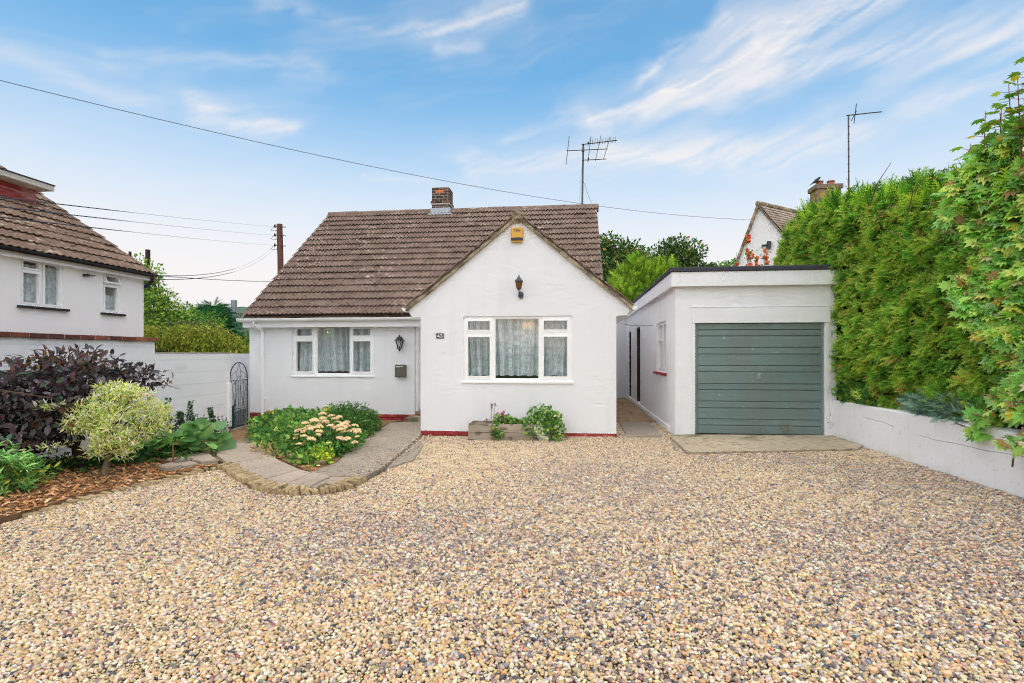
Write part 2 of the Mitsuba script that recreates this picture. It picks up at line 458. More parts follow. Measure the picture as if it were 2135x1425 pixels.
mat('garage_green', proc(f_garagedoor), .42, specular=.45)
mat('dark_door', (.055, .042, .036), .5)
mat('black_paint', (.018, .019, .024), .35)
mat('black_iron', (.028, .026, .03), .5)
mat('felt', proc(lambda p, n, uv: mix((.022, .023, .032), (.065, .065, .085), noise(p.x * 90, p.y * 90, p.z * 90))), .8)
mat('slate_blue_metal', (.055, .075, .11), .4)
mat('grey_metal', (.42, .43, .45), .4, metallic=.6)
mat('mast_metal', (.10, .09, .085), .5, metallic=.3)
mat('lead', proc(lambda p, n, uv: mix((.30, .34, .40), (.52, .56, .62), fbm(p.x * 9, p.z * 9, 1., 3))), .5)
mat('letterbox_grey', (.105, .10, .085), .38)
mat('steel_plate', (.62, .62, .6), .3, metallic=.7)
mat('amber', (.62, .33, .045), .35)
mat('amber_glass', (.25, .10, .012), .2)
mat('navy', (.012, .016, .03), .3)


def f_oldwood(p, n, uv):
    g = fbm(p.x * 3.5, p.z * 40, p.y * 8, 4); b = fbm(p.x * 2, p.z * 4, 3., 3)
    k = smoothstep(.66, .72, noise(p.x * 7, p.z * 14, 2.))
    c = mix((.15, .11, .075), (.48, .41, .33), .55 * g + .5 * b)
    return mix(c, (.06, .045, .035), k * .6)


mat('old_wood', proc(f_oldwood), .85, bump=lambda p, n, uv: fbm(p.x * 6, p.z * 70, p.y * 10, 3), scale=.008, eps=.003)
mat('pole_wood', proc(lambda p, n, uv: mix((.075, .030, .024), (.17, .070, .055), fbm(p.x * 20, p.y * 20, p.z * 2, 3))), .8)
mat('steel_blue', (.20, .235, .28), .5)
mat('bark', proc(lambda p, n, uv: mix((.075, .05, .034), (.23, .165, .115), fbm(p.x * 22, p.y * 22, p.z * 7, 3))), .9, specular=.1)
mat('bark_dark', (.045, .028, .024), .9, specular=.1)
mat('room_dark', (.10, .10, .11), .9)
mat('room_mid', (.20, .19, .18), .9)
mat('terracotta', (.30, .10, .05), .7)
mat('curtain_heavy', (.55, .55, .55), .9)
scene['pane'] = {'type': 'thindielectric', 'int_ior': 1.52, 'ext_ior': 1.0}


def lace_pattern(p):
    return smoothstep(.38, .66, noise((p.x + p.y) * 42, p.z * 30, 1.) * .6 + noise((p.x + p.y) * 95, p.z * 70, 3.) * .4)


scene['lace'] = {'type': 'mask', 'opacity': proc(lambda p, n, uv: .80 + .19 * lace_pattern(p)),
                 'bsdf': {'type': 'principledthin', 'base_color': proc(lambda p, n, uv: mix((.48, .57, .58), (.68, .77, .79), lace_pattern(p))),
                          'roughness': .9, 'diff_trans': .35, 'spec_trans': 0.0, 'eta': 1.2}}

# ------------------------------------------------------------------ ground
g = trimesh.creation.box(extents=(3000, 3000, .2)); g.apply_translation((0, 1200, -.75))
tag(put('ground', g, 'grass_ground'), 'rough green ground running to the horizon behind the houses', kind='structure')


def sheet(poly, dz, depth, step=.35, zf=gz):
    """A ground sheet over the polygon: its top at zf + dz, its sides going down by depth."""
    tri = trimesh.creation.triangulate_polygon(Polygon(poly), engine='earcut')
    v2, f = np.array(tri[0]), np.array(tri[1])
    m = trimesh.Trimesh(np.column_stack([v2, np.zeros(len(v2))]), f, process=False)
    m = m.subdivide_to_size(step * 2.2, max_iter=12)
    v = np.array(m.vertices); v[:, 2] = zf(v[:, 0], v[:, 1]) + dz
    f = np.array(m.faces)
    if np.cross(v[f[0, 1]] - v[f[0, 0]], v[f[0, 2]] - v[f[0, 0]])[2] < 0: f = f[:, ::-1]
    ring = []
    pts = np.array(poly, float)
    for a, b in zip(pts, np.roll(pts, -1, 0)):
        n = max(1, int(np.linalg.norm(b - a) / step))
        ring += [a + (b - a) * k / n for k in range(n)]
    ring = np.array(ring); zt = zf(ring[:, 0], ring[:, 1]) + dz
    k = len(ring); sv = np.vstack([np.column_stack([ring, zt]), np.column_stack([ring, zt - depth])])
    i = np.arange(k); j = (i + 1) % k
    sf = np.vstack([np.stack([i, i + k, j], 1), np.stack([j, i + k, j + k], 1)])
    return trimesh.Trimesh(np.vstack([v, sv]), np.vstack([f, sf + len(v)]), process=False)


EDGE = np.array([(-5.05, -3.0), (-5.0, 3.2), (-4.95, 4.06), (-4.922, 4.28), (-4.918, 4.69), (-4.859, 5.12), (-4.70, 5.57), (-4.643, 5.91), (-4.563, 6.20), (-4.49, 6.26),
                 (-4.37, 6.22), (-4.003, 5.86), (-3.418, 5.36), (-3.12, 5.19), (-2.90, 5.13), (-2.70, 5.15), (-2.50, 5.22), (-2.36, 5.42), (-2.33, 5.7)])
DRIVE = [tuple(p) for p in EDGE] + [(-2.30, 6.26), (-2.45, 7.6), (-2.58, 8.81), (-2.66, 9.12), (.76, 9.12), (.76, 11.0), (1.74, 11.0), (1.74, 9.22), (1.60, 8.9), (1.575, 7.55), (3.98, 7.95), (4.23, 8.25), (4.24, -3.0)]
tag(put('driveway', sheet(DRIVE, -.018, .5), 'grit'), 'gravelled front yard and driveway', kind='structure')
DP = Polygon(DRIVE)

# gravel: patches of pebbles laid over the driveway, single pebbles along its edges
_ico = trimesh.creation.icosphere(subdivisions=0)
YEL = [srgb(228, 196, 144), srgb(240, 219, 178), srgb(212, 178, 128), srgb(238, 226, 202), srgb(204, 178, 150), srgb(228, 198, 170)]
GRY = [srgb(160, 142, 136), srgb(190, 168, 156), srgb(136, 122, 118), srgb(212, 200, 194), srgb(134, 134, 140), srgb(158, 132, 128)]
ODD = [srgb(246, 238, 224), srgb(92, 88, 92), srgb(214, 150, 100), srgb(178, 124, 112), srgb(84, 86, 94)]


def pebbles(r, xy, z, grey, size=.0185):
    n = len(xy)
    d = np.array(_ico.vertices)
    L = size * (.54 + .98 * r.random(n) ** 1.6)
    rad = np.stack([L * (.42 + .20 * r.random(n)), L * (.36 + .14 * r.random(n)), L * (.26 + .14 * r.random(n))], 1) * 1.22
    yaw = r.random(n) * 2 * np.pi; ti = r.normal(0, .28, (n, 2))
    cx, sx = np.cos(yaw), np.sin(yaw)
    Y = np.stack([-sx, cx, ti[:, 0]], 1); Z = unit(np.stack([ti[:, 1], ti[:, 0] * .5, np.ones(n)], 1))
    R = frames(Y, Z)
    dd = d[None] * (1 + .16 * r.standard_normal((n, 12, 1)))
    v = np.einsum('nij,nkj->nki', R, dd * rad[:, None]) + np.column_stack([xy, z])[:, None]
    nn = unit(np.einsum('nij,nkj->nki', R, dd / rad[:, None]))
    f = np.array(_ico.faces)[None] + (np.arange(n) * 12)[:, None, None]
    k = r.random(n); c = np.where((k < grey)[:, None], palette(r, n, GRY, jit=.10), palette(r, n, YEL, jit=.10))
    c = np.where((k > .93)[:, None], palette(r, n, ODD, jit=.1), c)
    c = np.repeat(np.clip(c * .80, .02, .9), 12, 0)
    return v.reshape(-1, 3), f.reshape(-1, 3), nn.reshape(-1, 3), c


def gravel_ply(v, f, n, c):
    path = meshkit.write_ply((v, f), False, None, c, normals=n)
    return {'type': 'ply', 'filename': path, 'face_normals': False, 'bsdf': {'type': 'ref', 'id': 'pebble'}}


CELL, NV = .30, 12
for k in range(NV):
    r = np.random.default_rng(100 + k); m = 21
    i, j = np.meshgrid(np.arange(m), np.arange(m)); xy = (np.stack([i.ravel(), j.ravel()], 1) + .5 + r.uniform(-.55, .55, (m * m, 2))) * CELL / m - CELL / 2
    z = np.abs(r.normal(0, .0042, m * m)) - .004
    scene[f'gravel_patch_{k}'] = {'type': 'shapegroup', 'pebbles': gravel_ply(*pebbles(r, xy, z, (.12 + .033 * k)))}
r = np.random.default_rng(55); loose = []; ng = 0
for cx in np.arange(-5.1, 4.3, CELL):
    for cy in np.arange(1.05, 11.1, CELL):
        c = sbox(cx, cy, cx + CELL, cy + CELL)
        if not DP.intersects(c): continue
        gr = float(meshkit.fbm(np.array([cx * .55, cy * .8, 2.2]), 4, 3)) + .02 * (cx) - .012 * (cy - 3)
        k = int(np.clip((gr - .34) / .34 * NV + r.integers(-1, 2), 0, NV - 1))
        mx, my = cx + CELL / 2, cy + CELL / 2
        if DP.contains(c):
            ng += 1
            M = T().translate([mx, my, float(gz(mx, my))]).rotate([0, 1, 0], -math.degrees(math.atan(.0135))).rotate([0, 0, 1], 90.0 * int(r.integers(0, 4)))
            scene[f'gravel__{ng:03d}'] = {'type': 'instance', 'to_world': M, 'group': {'type': 'ref', 'id': f'gravel_patch_{k}'}}
        else:
            m = 19; i, j = np.meshgrid(np.arange(m), np.arange(m))
            xy = (np.stack([i.ravel(), j.ravel()], 1) + .5 + r.uniform(-.55, .55, (m * m, 2))) * CELL / m + [cx, cy]
            xy = xy[contains_xy(DP.buffer(-.008), xy[:, 0], xy[:, 1])]
            if len(xy): loose.append(pebbles(r, xy, gz(xy[:, 0], xy[:, 1]) + np.abs(r.normal(0, .0042, len(xy))) - .004, (.12 + .033 * k)))
# a few strays on the concrete ramp
xy = np.column_stack([-2.30 - np.abs(r.normal(0, .22, 420)), r.uniform(5.6, 8.9, 420)]); xy = xy[xy[:, 0] > -3.0]
loose.append(pebbles(r, xy, gz(xy[:, 0], xy[:, 1]) + .062, .4, .017))
at = 0; V, F, N_, C = [], [], [], []
for v, f, n, c in loose:
    V.append(v); F.append(f + at); N_.append(n); C.append(c); at += len(v)
scene['gravel__000'] = gravel_ply(np.vstack(V), np.vstack(F), np.vstack(N_), np.vstack(C))
tag('gravel', 'loose cream, tan and grey gravel spread over the whole front yard', 'gravel', kind='stuff')

r = np.random.default_rng(57); n = 46
xy = np.column_stack([r.uniform(-4.5, 4.1, n), 2.6 + 6.3 * r.random(n)]); xy[::3, 0] = r.uniform(2.6, 4.2, len(xy[::3])); xy = xy[contains_xy(DP.buffer(-.05), xy[:, 0], xy[:, 1])]; n = len(xy); an = r.random(n) * 6.283
mesh, col = scatter(OVAL, np.column_stack([xy, gz(xy[:, 0], xy[:, 1]) + .012]), np.stack([np.cos(an), np.sin(an), .15 + 0 * an], 1), np.array([0, 0, 1.]) + r.normal(0, .3, (n, 3)), .03 + .035 * r.random(n),
                    palette(r, n, [srgb(120, 128, 70), srgb(150, 110, 70), srgb(196, 130, 112), srgb(96, 84, 60), srgb(190, 170, 120)]))
tag(put('stray_leaves', mesh, 'leaf_matt', color=col), 'stray dry leaves dropped here and there on the gravel', 'fallen leaves', kind='stuff')

# ------------------------------------------------------------------ stone kerb, path, beds
tag('kerb', 'curved edging of small brown stones set on edge along path and bark bed', kind='structure')
core = LineString(EDGE[3:])
stone_v = []
for k in range(8):
    r = np.random.default_rng(300 + k)
    w, d, h = .019, .085, .055
    p = []
    for s in np.ndindex(2, 2, 2):
        sg = np.array(s) * 2 - 1
        for a in range(3):
            q = np.array([w, d, h]) - .008; q[a] += .008
            p.append(sg * q * (1 + r.normal(0, .07, 3)))
    m = trimesh.convex.convex_hull(np.array(p))
    stone_v.append(mikit.ply(m, 'sett_stone', smooth=False))
r = np.random.default_rng(5); L = core.length; s = 0.03
while s < L - .02:
    p, q = core.interpolate(s), core.interpolate(min(s + .02, L))
    tx, ty = q.x - p.x, q.y - p.y; ln = math.hypot(tx, ty) or 1; tx, ty = tx / ln, ty / ln
    nx, ny = -ty, tx
    path_side = s > core.project(Point(-4.49, 6.26))
    big = 1.0 if path_side else .72
    ox = .065 * big
    cx_, cy_ = p.x + nx * ox, p.y + ny * ox
    h = (.010 if path_side else -.030) + r.normal(0, .011)
    yaw = math.degrees(math.atan2(ty, tx)) + r.normal(0, 6) + (18 if path_side else 0)
    sc = [abs(1 + r.normal(0, .25)), (1.05 if path_side else .85) * (1 + r.normal(0, .1)), 1.15 if path_side else .9]
    M = T().translate([cx_, cy_, float(gz(cx_, cy_)) + h]).rotate([0, 0, 1], yaw).rotate([0, 1, 0], r.normal(0, 9) - (14 if path_side else 0)).scale(sc)
    again('kerb__stone', stone_v[r.integers(8)], M.matrix)
    s += .041 * sc[0] + .004


def slab(poly, z0, t, m_, key, bev=.012, zf=gz, shrink=.006):
    """A paving slab: the polygon with its upper edge bevelled, following the ground's tilt."""
    P0 = Polygon(poly).buffer(-shrink, join_style=2); P1 = P0.buffer(-bev, join_style=2)
    a, b = np.array(P0.exterior.coords)[:-1], np.array(P1.exterior.coords)[:-1]
    if len(a) != len(b):
        m = trimesh.creation.extrude_polygon(P0, t, engine='earcut')
        m.vertices[:, 2] += zf(m.vertices[:, 0], m.vertices[:, 1]) + z0 - t
        return put(key, m, m_)
    k = len(a); za, zb = zf(a[:, 0], a[:, 1]) + z0, zf(b[:, 0], b[:, 1]) + z0
    v = np.vstack([np.column_stack([a, za - t]), np.column_stack([a, za - bev * .8]), np.column_stack([b, zb])])
    i = np.arange(k); j = (i + 1) % k; f = []
    for l in (0, 1):
        f += [np.stack([i + l * k, j + l * k, j + (l + 1) * k], 1), np.stack([i + l * k, j + (l + 1) * k, i + (l + 1) * k], 1)]
    tf = np.array(trimesh.creation.triangulate_polygon(Polygon(b), engine='earcut')[1]); tv = np.array(trimesh.creation.triangulate_polygon(Polygon(b), engine='earcut')[0])
    base = len(v); v = np.vstack([v, np.column_stack([tv, zf(tv[:, 0], tv[:, 1]) + z0])]); f.append(tf + base)
    m = trimesh.Trimesh(v, np.vstack(f), process=False); trimesh.repair.fix_normals(m)
    return put(key, m, m_)


tag('path', 'grey slab path curving from the side gate round the flower bed', kind='structure')
put('path', sheet([(-5.75, 8.6), (-5.35, 7.2), (-4.47, 6.42), (-3.42, 5.52), (-2.98, 5.32), (-2.6, 5.36), (-2.5, 5.7), (-3.0, 6.1), (-3.55, 6.5), (-4.2, 7.1), (-5.0, 8.3), (-5.1, 8.9)], .030, .3), 'grit')
PL = np.array([(-5.62, 7.75), (-5.0, 6.93), (-4.44, 6.36), (-3.97, 5.99), (-3.44, 5.52), (-3.05, 5.30), (-2.74, 5.27)])
PR = np.array([(-5.02, 8.25), (-4.58, 7.45), (-4.13, 6.90), (-3.72, 6.48), (-3.30, 6.10), (-3.06, 5.94), (-2.74, 5.76)])
for k in range(6):
    slab([PL[k], PL[k + 1], PR[k + 1], PR[k]], .06 + .004 * (k % 2), .06, 'paving', 'path__slab')
slab([(-2.74, 5.27), (-2.52, 5.34), (-2.40, 5.52), (-2.37, 5.74), (-2.74, 5.76)], .058, .06, 'paving', 'path__slab')
ramp = [(-3.10, 5.93), (-2.74, 5.77), (-2.36, 5.76), (-2.32, 6.26), (-2.46, 7.6), (-2.60, 8.81), (-2.68, 9.2), (-2.68, 10.75), (-3.45, 10.75), (-3.72, 10.45), (-3.48, 8.9), (-3.22, 7.3), (-3.02, 6.5)]
tag(put('concrete_ramp', sheet(ramp, .058, .3), 'concrete'), 'worn grey concrete path leading to the front door', kind='structure')
slab([(-2.32, 6.3), (-2.12, 6.9), (-2.28, 7.9), (-2.60, 8.81), (-2.46, 7.6)], .026, .05, 'concrete', 'concrete_ramp__patch')
# sloping earth by the gate, stone slabs beside the bark bed
earth = [(-7.2, 11.0), (-7.05, 8.0), (-6.2, 7.5), (-5.35, 7.2), (-5.0, 8.3), (-4.9, 9.2), (-5.4, 10.95)]
tag(put('earth', sheet(earth, .012, .5), 'soil'), 'bare earth and dry leaves in front of the side gate', kind='structure')
BARK = [(-6.95, .5), (-6.95, 8.3), (-6.2, 7.6), (-5.35, 7.25), (-4.6, 6.44), (-4.67, 6.28), (-4.76, 5.95), (-4.82, 5.6), (-4.97, 5.14), (-5.03, 4.7), (-5.03, 4.28), (-5.06, 4.0), (-5.1, .5)]
bark_z = lambda x, y: gz(x, y) + .05 * np.clip((-4.95 - np.asarray(x)) / .9, 0, 1)
tag(put('flower_bed', sheet(BARK, .028, .5, zf=bark_z), 'soil'), 'bark covered planting bed along the left boundary wall', kind='structure')
r = np.random.default_rng(9)
n = 15000
xy = np.column_stack([r.uniform(-6.95, -4.55, n), r.uniform(2.2, 8.2, n)]); xy = xy[contains_xy(Polygon(BARK), xy[:, 0], xy[:, 1])]
n = len(xy)
CH = (np.array([[-.22, 0, 0], [.2, .06, .0], [.16, 1, .05], [-.2, .9, 0], [0, .5, .16]]), np.array([[0, 1, 4], [1, 2, 4], [2, 3, 4], [3, 0, 4]]))
an = r.random(n) * 6.283
mesh, col = scatter(CH, np.column_stack([xy, bark_z(xy[:, 0], xy[:, 1]) + .030 + .010 * r.random(n)]), np.stack([np.cos(an), np.sin(an), r.normal(.05, .25, n)], 1),
                    np.array([0, 0, 1.]) + r.normal(0, .3, (n, 3)), .028 + .045 * r.random(n) ** 2,
                    palette(r, n, [srgb(176, 126, 84), srgb(202, 154, 108), srgb(136, 88, 58), srgb(98, 68, 50), srgb(220, 184, 142)], [3, 3, 3, 2, 1]))
tag(put('bark_mulch', mesh, 'vertex_matt', color=col), 'orange brown bark chippings covering the left planting bed', 'bark mulch', kind='stuff')
CRAZY = [[(-5.30, 6.72), (-5.02, 6.50), (-4.86, 6.70), (-5.10, 6.95)], [(-5.01, 6.49), (-4.80, 6.36), (-4.66, 6.50), (-4.85, 6.69)], [(-5.33, 6.69), (-5.42, 6.42), (-5.13, 6.30), (-5.03, 6.48)],
         [(-5.02, 6.46), (-5.12, 6.28), (-4.88, 6.13), (-4.81, 6.34)], [(-5.42, 6.9), (-5.32, 6.73), (-5.11, 6.96), (-5.22, 7.12)], [(-4.87, 6.12), (-5.12, 6.27), (-5.16, 6.05), (-4.93, 5.94)]]
for k, q in enumerate(CRAZY):
    slab(q, .075 + .012 * (k % 3), .06, 'paving', 'flower_bed__stone', bev=.015)
BED = [(-7.05, 10.9), (-6.2, 9.9), (-5.25, 9.3), (-4.98, 8.28), (-4.55, 7.5), (-4.10, 6.94), (-3.70, 6.52), (-3.28, 6.14), (-3.10, 5.98), (-3.04, 6.5), (-3.24, 7.3), (-3.50, 8.9), (-3.75, 10.45), (-3.6, 10.95)]
tag(put('planted_bed', sheet(BED, .055, .5), 'soil'), 'planting bed under the small front window', kind='structure')
for (x, y, a) in [(-3.98, 6.95, 38), (-3.86, 6.84, 42), (-3.74, 6.73, 40), (-3.62, 6.62, 36), (-3.50, 6.54, 33), (-3.39, 6.46, 30), (-3.28, 6.40, 22), (-3.17, 6.36, 10), (-4.12, 7.1, 44), (-4.26, 7.25, 46), (-4.4, 7.42, 50)]:
    again('planted_bed__stone', stone_v[int(x * -100) % 8], T().translate([x, y, float(gz(x, y)) + .075]).rotate([0, 0, 1], 90 + a * -1).scale([1.6, .85, .7]).matrix)
n = 900; xy = np.column_stack([r.uniform(-5.2, -3.0, n), r.uniform(5.9, 8.6, n)]); bp = Polygon([(-5.0, 8.3), (-4.13, 6.88), (-3.3, 6.1), (-3.05, 5.98), (-3.1, 6.3), (-4.0, 7.0), (-4.7, 8.3)])
xy = xy[contains_xy(bp, xy[:, 0], xy[:, 1])]; n = len(xy); an = r.random(n) * 6.283
mesh, col = scatter(OVAL, np.column_stack([xy, gz(xy[:, 0], xy[:, 1]) + .066 + .02 * r.random(n)]), np.stack([np.cos(an), np.sin(an), r.normal(.0, .25, n)], 1), np.array([0, 0, 1.]) + r.normal(0, .35, (n, 3)), .03 + .05 * r.random(n),
                    palette(r, n, [srgb(190, 150, 100), srgb(150, 100, 62), srgb(205, 175, 130), srgb(175, 110, 80)]))
tag(put('leaf_litter', mesh, 'leaf_matt', color=col), 'dry brown leaves lying along the edge of the planted bed', 'fallen leaves', kind='stuff')
# garage apron, passage
AP = [(1.595, 7.53), (3.98, 7.93), (4.225, 8.25), (4.235, 9.19), (1.76, 9.19), (1.60, 8.95)]
tag(put('garage_apron', sheet(AP, .036, .3, zf=lambda x, y: gz(1.9 + 0 * np.asarray(x), 0) + .010 * (np.asarray(x) - 1.9)), 'apron_concrete'), 'stained concrete apron in front of the green garage door', kind='structure')
tag(put('passage', sheet([(.78, 8.98), (1.72, 8.98), (1.72, 17.3), (.78, 17.3)], -.03, .3), 'grit'), 'narrow paved passage between bungalow and garage', kind='structure')
slab([(.90, 9.02), (1.50, 9.06), (1.55, 11.0), (.94, 11.0)], .026, .05, 'concrete', 'passage__slab')
yy = 11.03
for k in range(8):
    d = .55 + .12 * ((k * 7) % 3); xm = 1.15 + .22 * ((k * 5) % 3)
    slab([(.79, yy), (xm, yy), (xm, yy + d), (.79, yy + d)], .030, .05, 'paving_warm', 'passage__slab')
    slab([(xm, yy), (1.70, yy), (1.70, yy + d), (xm, yy + d)], .030, .05, 'paving_warm', 'passage__slab')
    yy += d

# ------------------------------------------------------------------ the bungalow
B = thing('bungalow', 'white roughcast bungalow with brown tiled roof and front gable', 'bungalow')
YG, YW = 9.1, 11.0                      # planes of the gable wall and of the wing's wall
GX0, GX1, APX = -2.67, .74, -.945
EAVE_Y, EAVE_Z, PITCH = 10.72, 2.263, math.radians(38.5)
RIDGE_Y = 14.9; RIDGE_Z = EAVE_Z + (RIDGE_Y - EAVE_Y) * math.tan(PITCH)
RX0, RX1 = -7.13, .66


def hole(x0, x1, z0, z1):
    return sbox(x0, z0, x1, z1)


GW = (-1.905, -.005, .985, 2.112)        # window in the gable: x0 x1 z0 z1
WW = (-6.13, -4.27, .99, 2.085)
slope = [(GX0, 2.10), (-2.83, 2.115), (-2.875, 2.17), (-2.88, 2.27), (-2.66, 2.43), (-2.43, 2.605), (APX, 3.80), (.54, 2.585), (.77, 2.415), (.965, 2.26), (.955, 2.165), (.91, 2.115), (GX1, 2.10)]
gable = Polygon([(GX0, .098)] + slope + [(GX1, .098)]).difference(hole(*GW))
put(B + '__gable_wall', cat_([extrude_xz(gable, YG, YG + .24), bx(GX0, GX0 + .24, YG + .24, YW + .2, .075, 2.1), bx(GX1 - .24, GX1, YG + .24, 17.2, .03, 2.3)]), 'roughcast_white')
wing = Polygon([(-7.14, .155), (-7.14, 2.2), (-2.45, 2.2), (-2.45, .155)]).difference(hole(*WW)).difference(hole(-3.36, -2.45, .155, 2.09))
gend = Polygon([(YW + .24, .1), (18.6, .1), (18.6, 2.2), (RIDGE_Y, RIDGE_Z - .12), (YW + .24, EAVE_Z - .02 + (YW + .24 - EAVE_Y) * math.tan(PITCH) - .1)])
put(B + '__wall', cat_([extrude_xz(wing, YW, YW + .24), extrude_yz(gend, -7.135, -6.9), extrude_yz(gend, .36, .60), bx(-6.9, .36, 18.3, 18.6, .1, 2.3)]), 'roughcast_white')
# rooms behind the windows
put(B + '__room', cat_([bx(-6.88, -2.9, 14.0, 14.1, 0, 2.5), bx(-6.88, -2.9, YW + .25, 14.0, 2.34, 2.4), bx(-6.88, -2.9, YW + .25, 14.0, .12, .16),
                       bx(-2.42, .48, 12.6, 12.7, 0, 2.5), bx(-2.42, .48, YG + .25, 12.6, 2.34, 2.4), bx(-2.42, .48, YG + .25, 12.6, .1, .14)]), 'room_mid')

# plinths of red painted bricks
bm = {}


def brick(key, x, y, z, w, h, d, m_='red_paint'):
    k = (round(w, 3), round(h, 3), round(d, 3), m_)
    if k not in bm: bm[k] = mikit.ply(bx(-w / 2, w / 2, -d / 2, d / 2, -h / 2, h / 2, .006), m_)
    return again(key, bm[k], T().translate([x, y, z]).matrix)


r = np.random.default_rng(3)
put(B + '__plinth', cat_([bx(GX0 + .003, GX1 - .003, YG + .014, YG + .2, -.2, .097), bx(-7.13, -3.3, YW + .014, YW + .2, -.2, .154), bx(GX0 + .01, GX0 + .2, YG + .2, YW, -.2, .074)]), 'red_paint_1')
for row, (z, off) in enumerate([(.060, 0), (-.016, .112)]):
    x = GX0 - off + .004
    while x < GX1 - .03:
        a, b = max(x, GX0 - .002), min(x + .215, GX1 + .002)
        if b - a > .03: brick(B + '__plinth__brick', (a + b) / 2, YG + .045 + r.normal(0, .002), z, b - a, .064, .10, ('red_paint', 'red_paint_1', 'red_paint_2')[int(r.integers(3))])
        x += .226
for row, z in enumerate((.120, .043, -.034)):
    x = -7.135 - (.112 if row % 2 else 0)
    while x < -3.42:
        a, b = max(x, -7.138), min(x + .215, -3.42)
        if b - a > .03: brick(B + '__plinth__brick', (a + b) / 2, YW + .045 + r.normal(0, .002), z, b - a, .064, .10, ('red_paint', 'red_paint_1', 'red_paint_2')[int(r.integers(3))])
        x += .226


# windows
def window(key, x0, x1, z0, z1, y, lights, sill, drop=.0, mfr='upvc'):
    """lights: (x fraction start, end, list of (z fraction start, end, opening))."""
    W, Hh, fr = x1 - x0, z1 - z0, .046
    fm = [bx(x0, x1, y + .035, y + .10, z1 - fr, z1, .004), bx(x0, x1, y + .035, y + .10, z0, z0 + fr, .004), bx(x0, x0 + fr, y + .0352, y + .0998, z0 + fr, z1 - fr), bx(x1 - fr, x1, y + .0352, y + .0998, z0 + fr, z1 - fr)]
    key = numbered(key)
    panes, sashes = [], []
    for (a, b, rows) in lights:
        xa, xb = x0 + a * W, x0 + b * W
        if a > 0: fm.append(bx(xa - .019, xa + .019, y + .0345, y + .1005, z0 + fr, z1 - fr))
        for i, (c, d, op) in enumerate(rows):
            za, zb = z0 + c * Hh, z0 + d * Hh
            if c > 0: fm.append(bx(xa + (.019 if a > 0 else fr), xb - (.019 if b < 1 else fr), y + .034, y + .101, za - .017, za + .017))
            ia, ib = xa + (.015 if a > 0 else fr - .014), xb - (.015 if b < 1 else fr - .014)
            ja, jb = za + (.010 if c > 0 else fr - .014), zb - (.010 if d < 1 else fr - .014)
            if op:
                t = .045
                o = Polygon([(ia, ja), (ib, ja), (ib, jb), (ia, jb)]); inn = o.buffer(-t, join_style=2)
                m1 = extrude_xz(o.difference(inn), y + .018, y + .09)
                m2 = extrude_xz(inn.buffer(.013, join_style=2).difference(inn.buffer(-.008, join_style=2)), y + .010, y + .022)
                sashes.append(cat_([m1, m2])); gx = inn.bounds
            else:
                o = Polygon([(ia, ja), (ib, ja), (ib, jb), (ia, jb)]); inn = o.buffer(-.012, join_style=2)
                fm.append(extrude_xz(o.difference(inn), y + .05, y + .09)); gx = inn.bounds
            panes.append((gx[0] - .006, gx[2] + .006, gx[1] - .006, gx[3] + .006))
    put(key + '__frame', cat_(fm), mfr)
    for sm in sashes: put(key + '__sash', sm, mfr)
    for (a, b, c, d) in panes:
        put(key + '__pane', (np.array([[a, y + .062, c], [b, y + .062, c], [b, y + .062, d], [a, y + .062, d]]), np.array([[0, 1, 2], [0, 2, 3]])), 'pane')
    if sill is not None:
        put(key + '__sill', bx(x0 - .028, x1 + .028, y - sill, y + .05, z0 - .045, z0 - .003, .008), mfr)
    return key


THREE = [(0, .283, [(0, .735, 1), (.735, 1, 1)]), (.283, .709, [(0, 1, 0)]), (.709, 1, [(0, .735, 1), (.735, 1, 1)])]
window(B + '__window', *GW, YG, THREE, .03)
window(B + '__window', *WW, YW, THREE, .03)
labels[B + '__window'] = {'label': 'wide three light window in the front gable'}
labels[B + '__window_001'] = {'label': 'three light window in the recessed left wall'}


def curtain(key, x0, x1, z0, z1, y, seed, label):
    r = np.random.default_rng(seed); nx, nz = 220, 14
    x = np.linspace(x0, x1, nx); z = np.linspace(z0, z1, nz); X, Z = np.meshgrid(x, z)
    ph = np.zeros(nx); w = 0
    f = np.cumsum(.55 + .9 * meshkit.noise(np.stack([x * 5, x * 0, x * 0 + seed], -1)))
    drift = .05 * np.sin(X * 3.1 + seed) * (1 - (Z - z0) / (z1 - z0))
    ph = np.interp(X + drift, x, f) * (x1 - x0) * .18
    amp = .040 + .045 * meshkit.noise(np.stack([X * 2.3, Z * .8, X * 0 + seed + 5], -1))
    Yv = y + amp * np.sin(ph) + .35 * amp * np.sin(ph * 2.3 + 1)
    v = np.stack([X, Yv, Z + .006 * np.sin(ph)], -1).reshape(-1, 3)
    i, j = np.meshgrid(np.arange(nz - 1), np.arange(nx - 1), indexing='ij'); a = (i * nx + j).ravel()
    fc = np.vstack([np.stack([a, a + 1, a + nx + 1], 1), np.stack([a, a + nx + 1, a + nx], 1)])
    return tag(put(key, (v, fc), 'lace', smooth=True), label, 'net curtain')


curtain('net_curtain', GW[0] + .02, GW[1] - .02, GW[2] + .085, GW[3] - .03, YG + .22, 3, 'patterned net curtain hanging inside the gable window')
curtain('net_curtain', WW[0] + .02, WW[1] - .02, WW[2] + .085, WW[3] - .03, YW + .22, 8, 'pleated net curtain hanging inside the recessed left window')
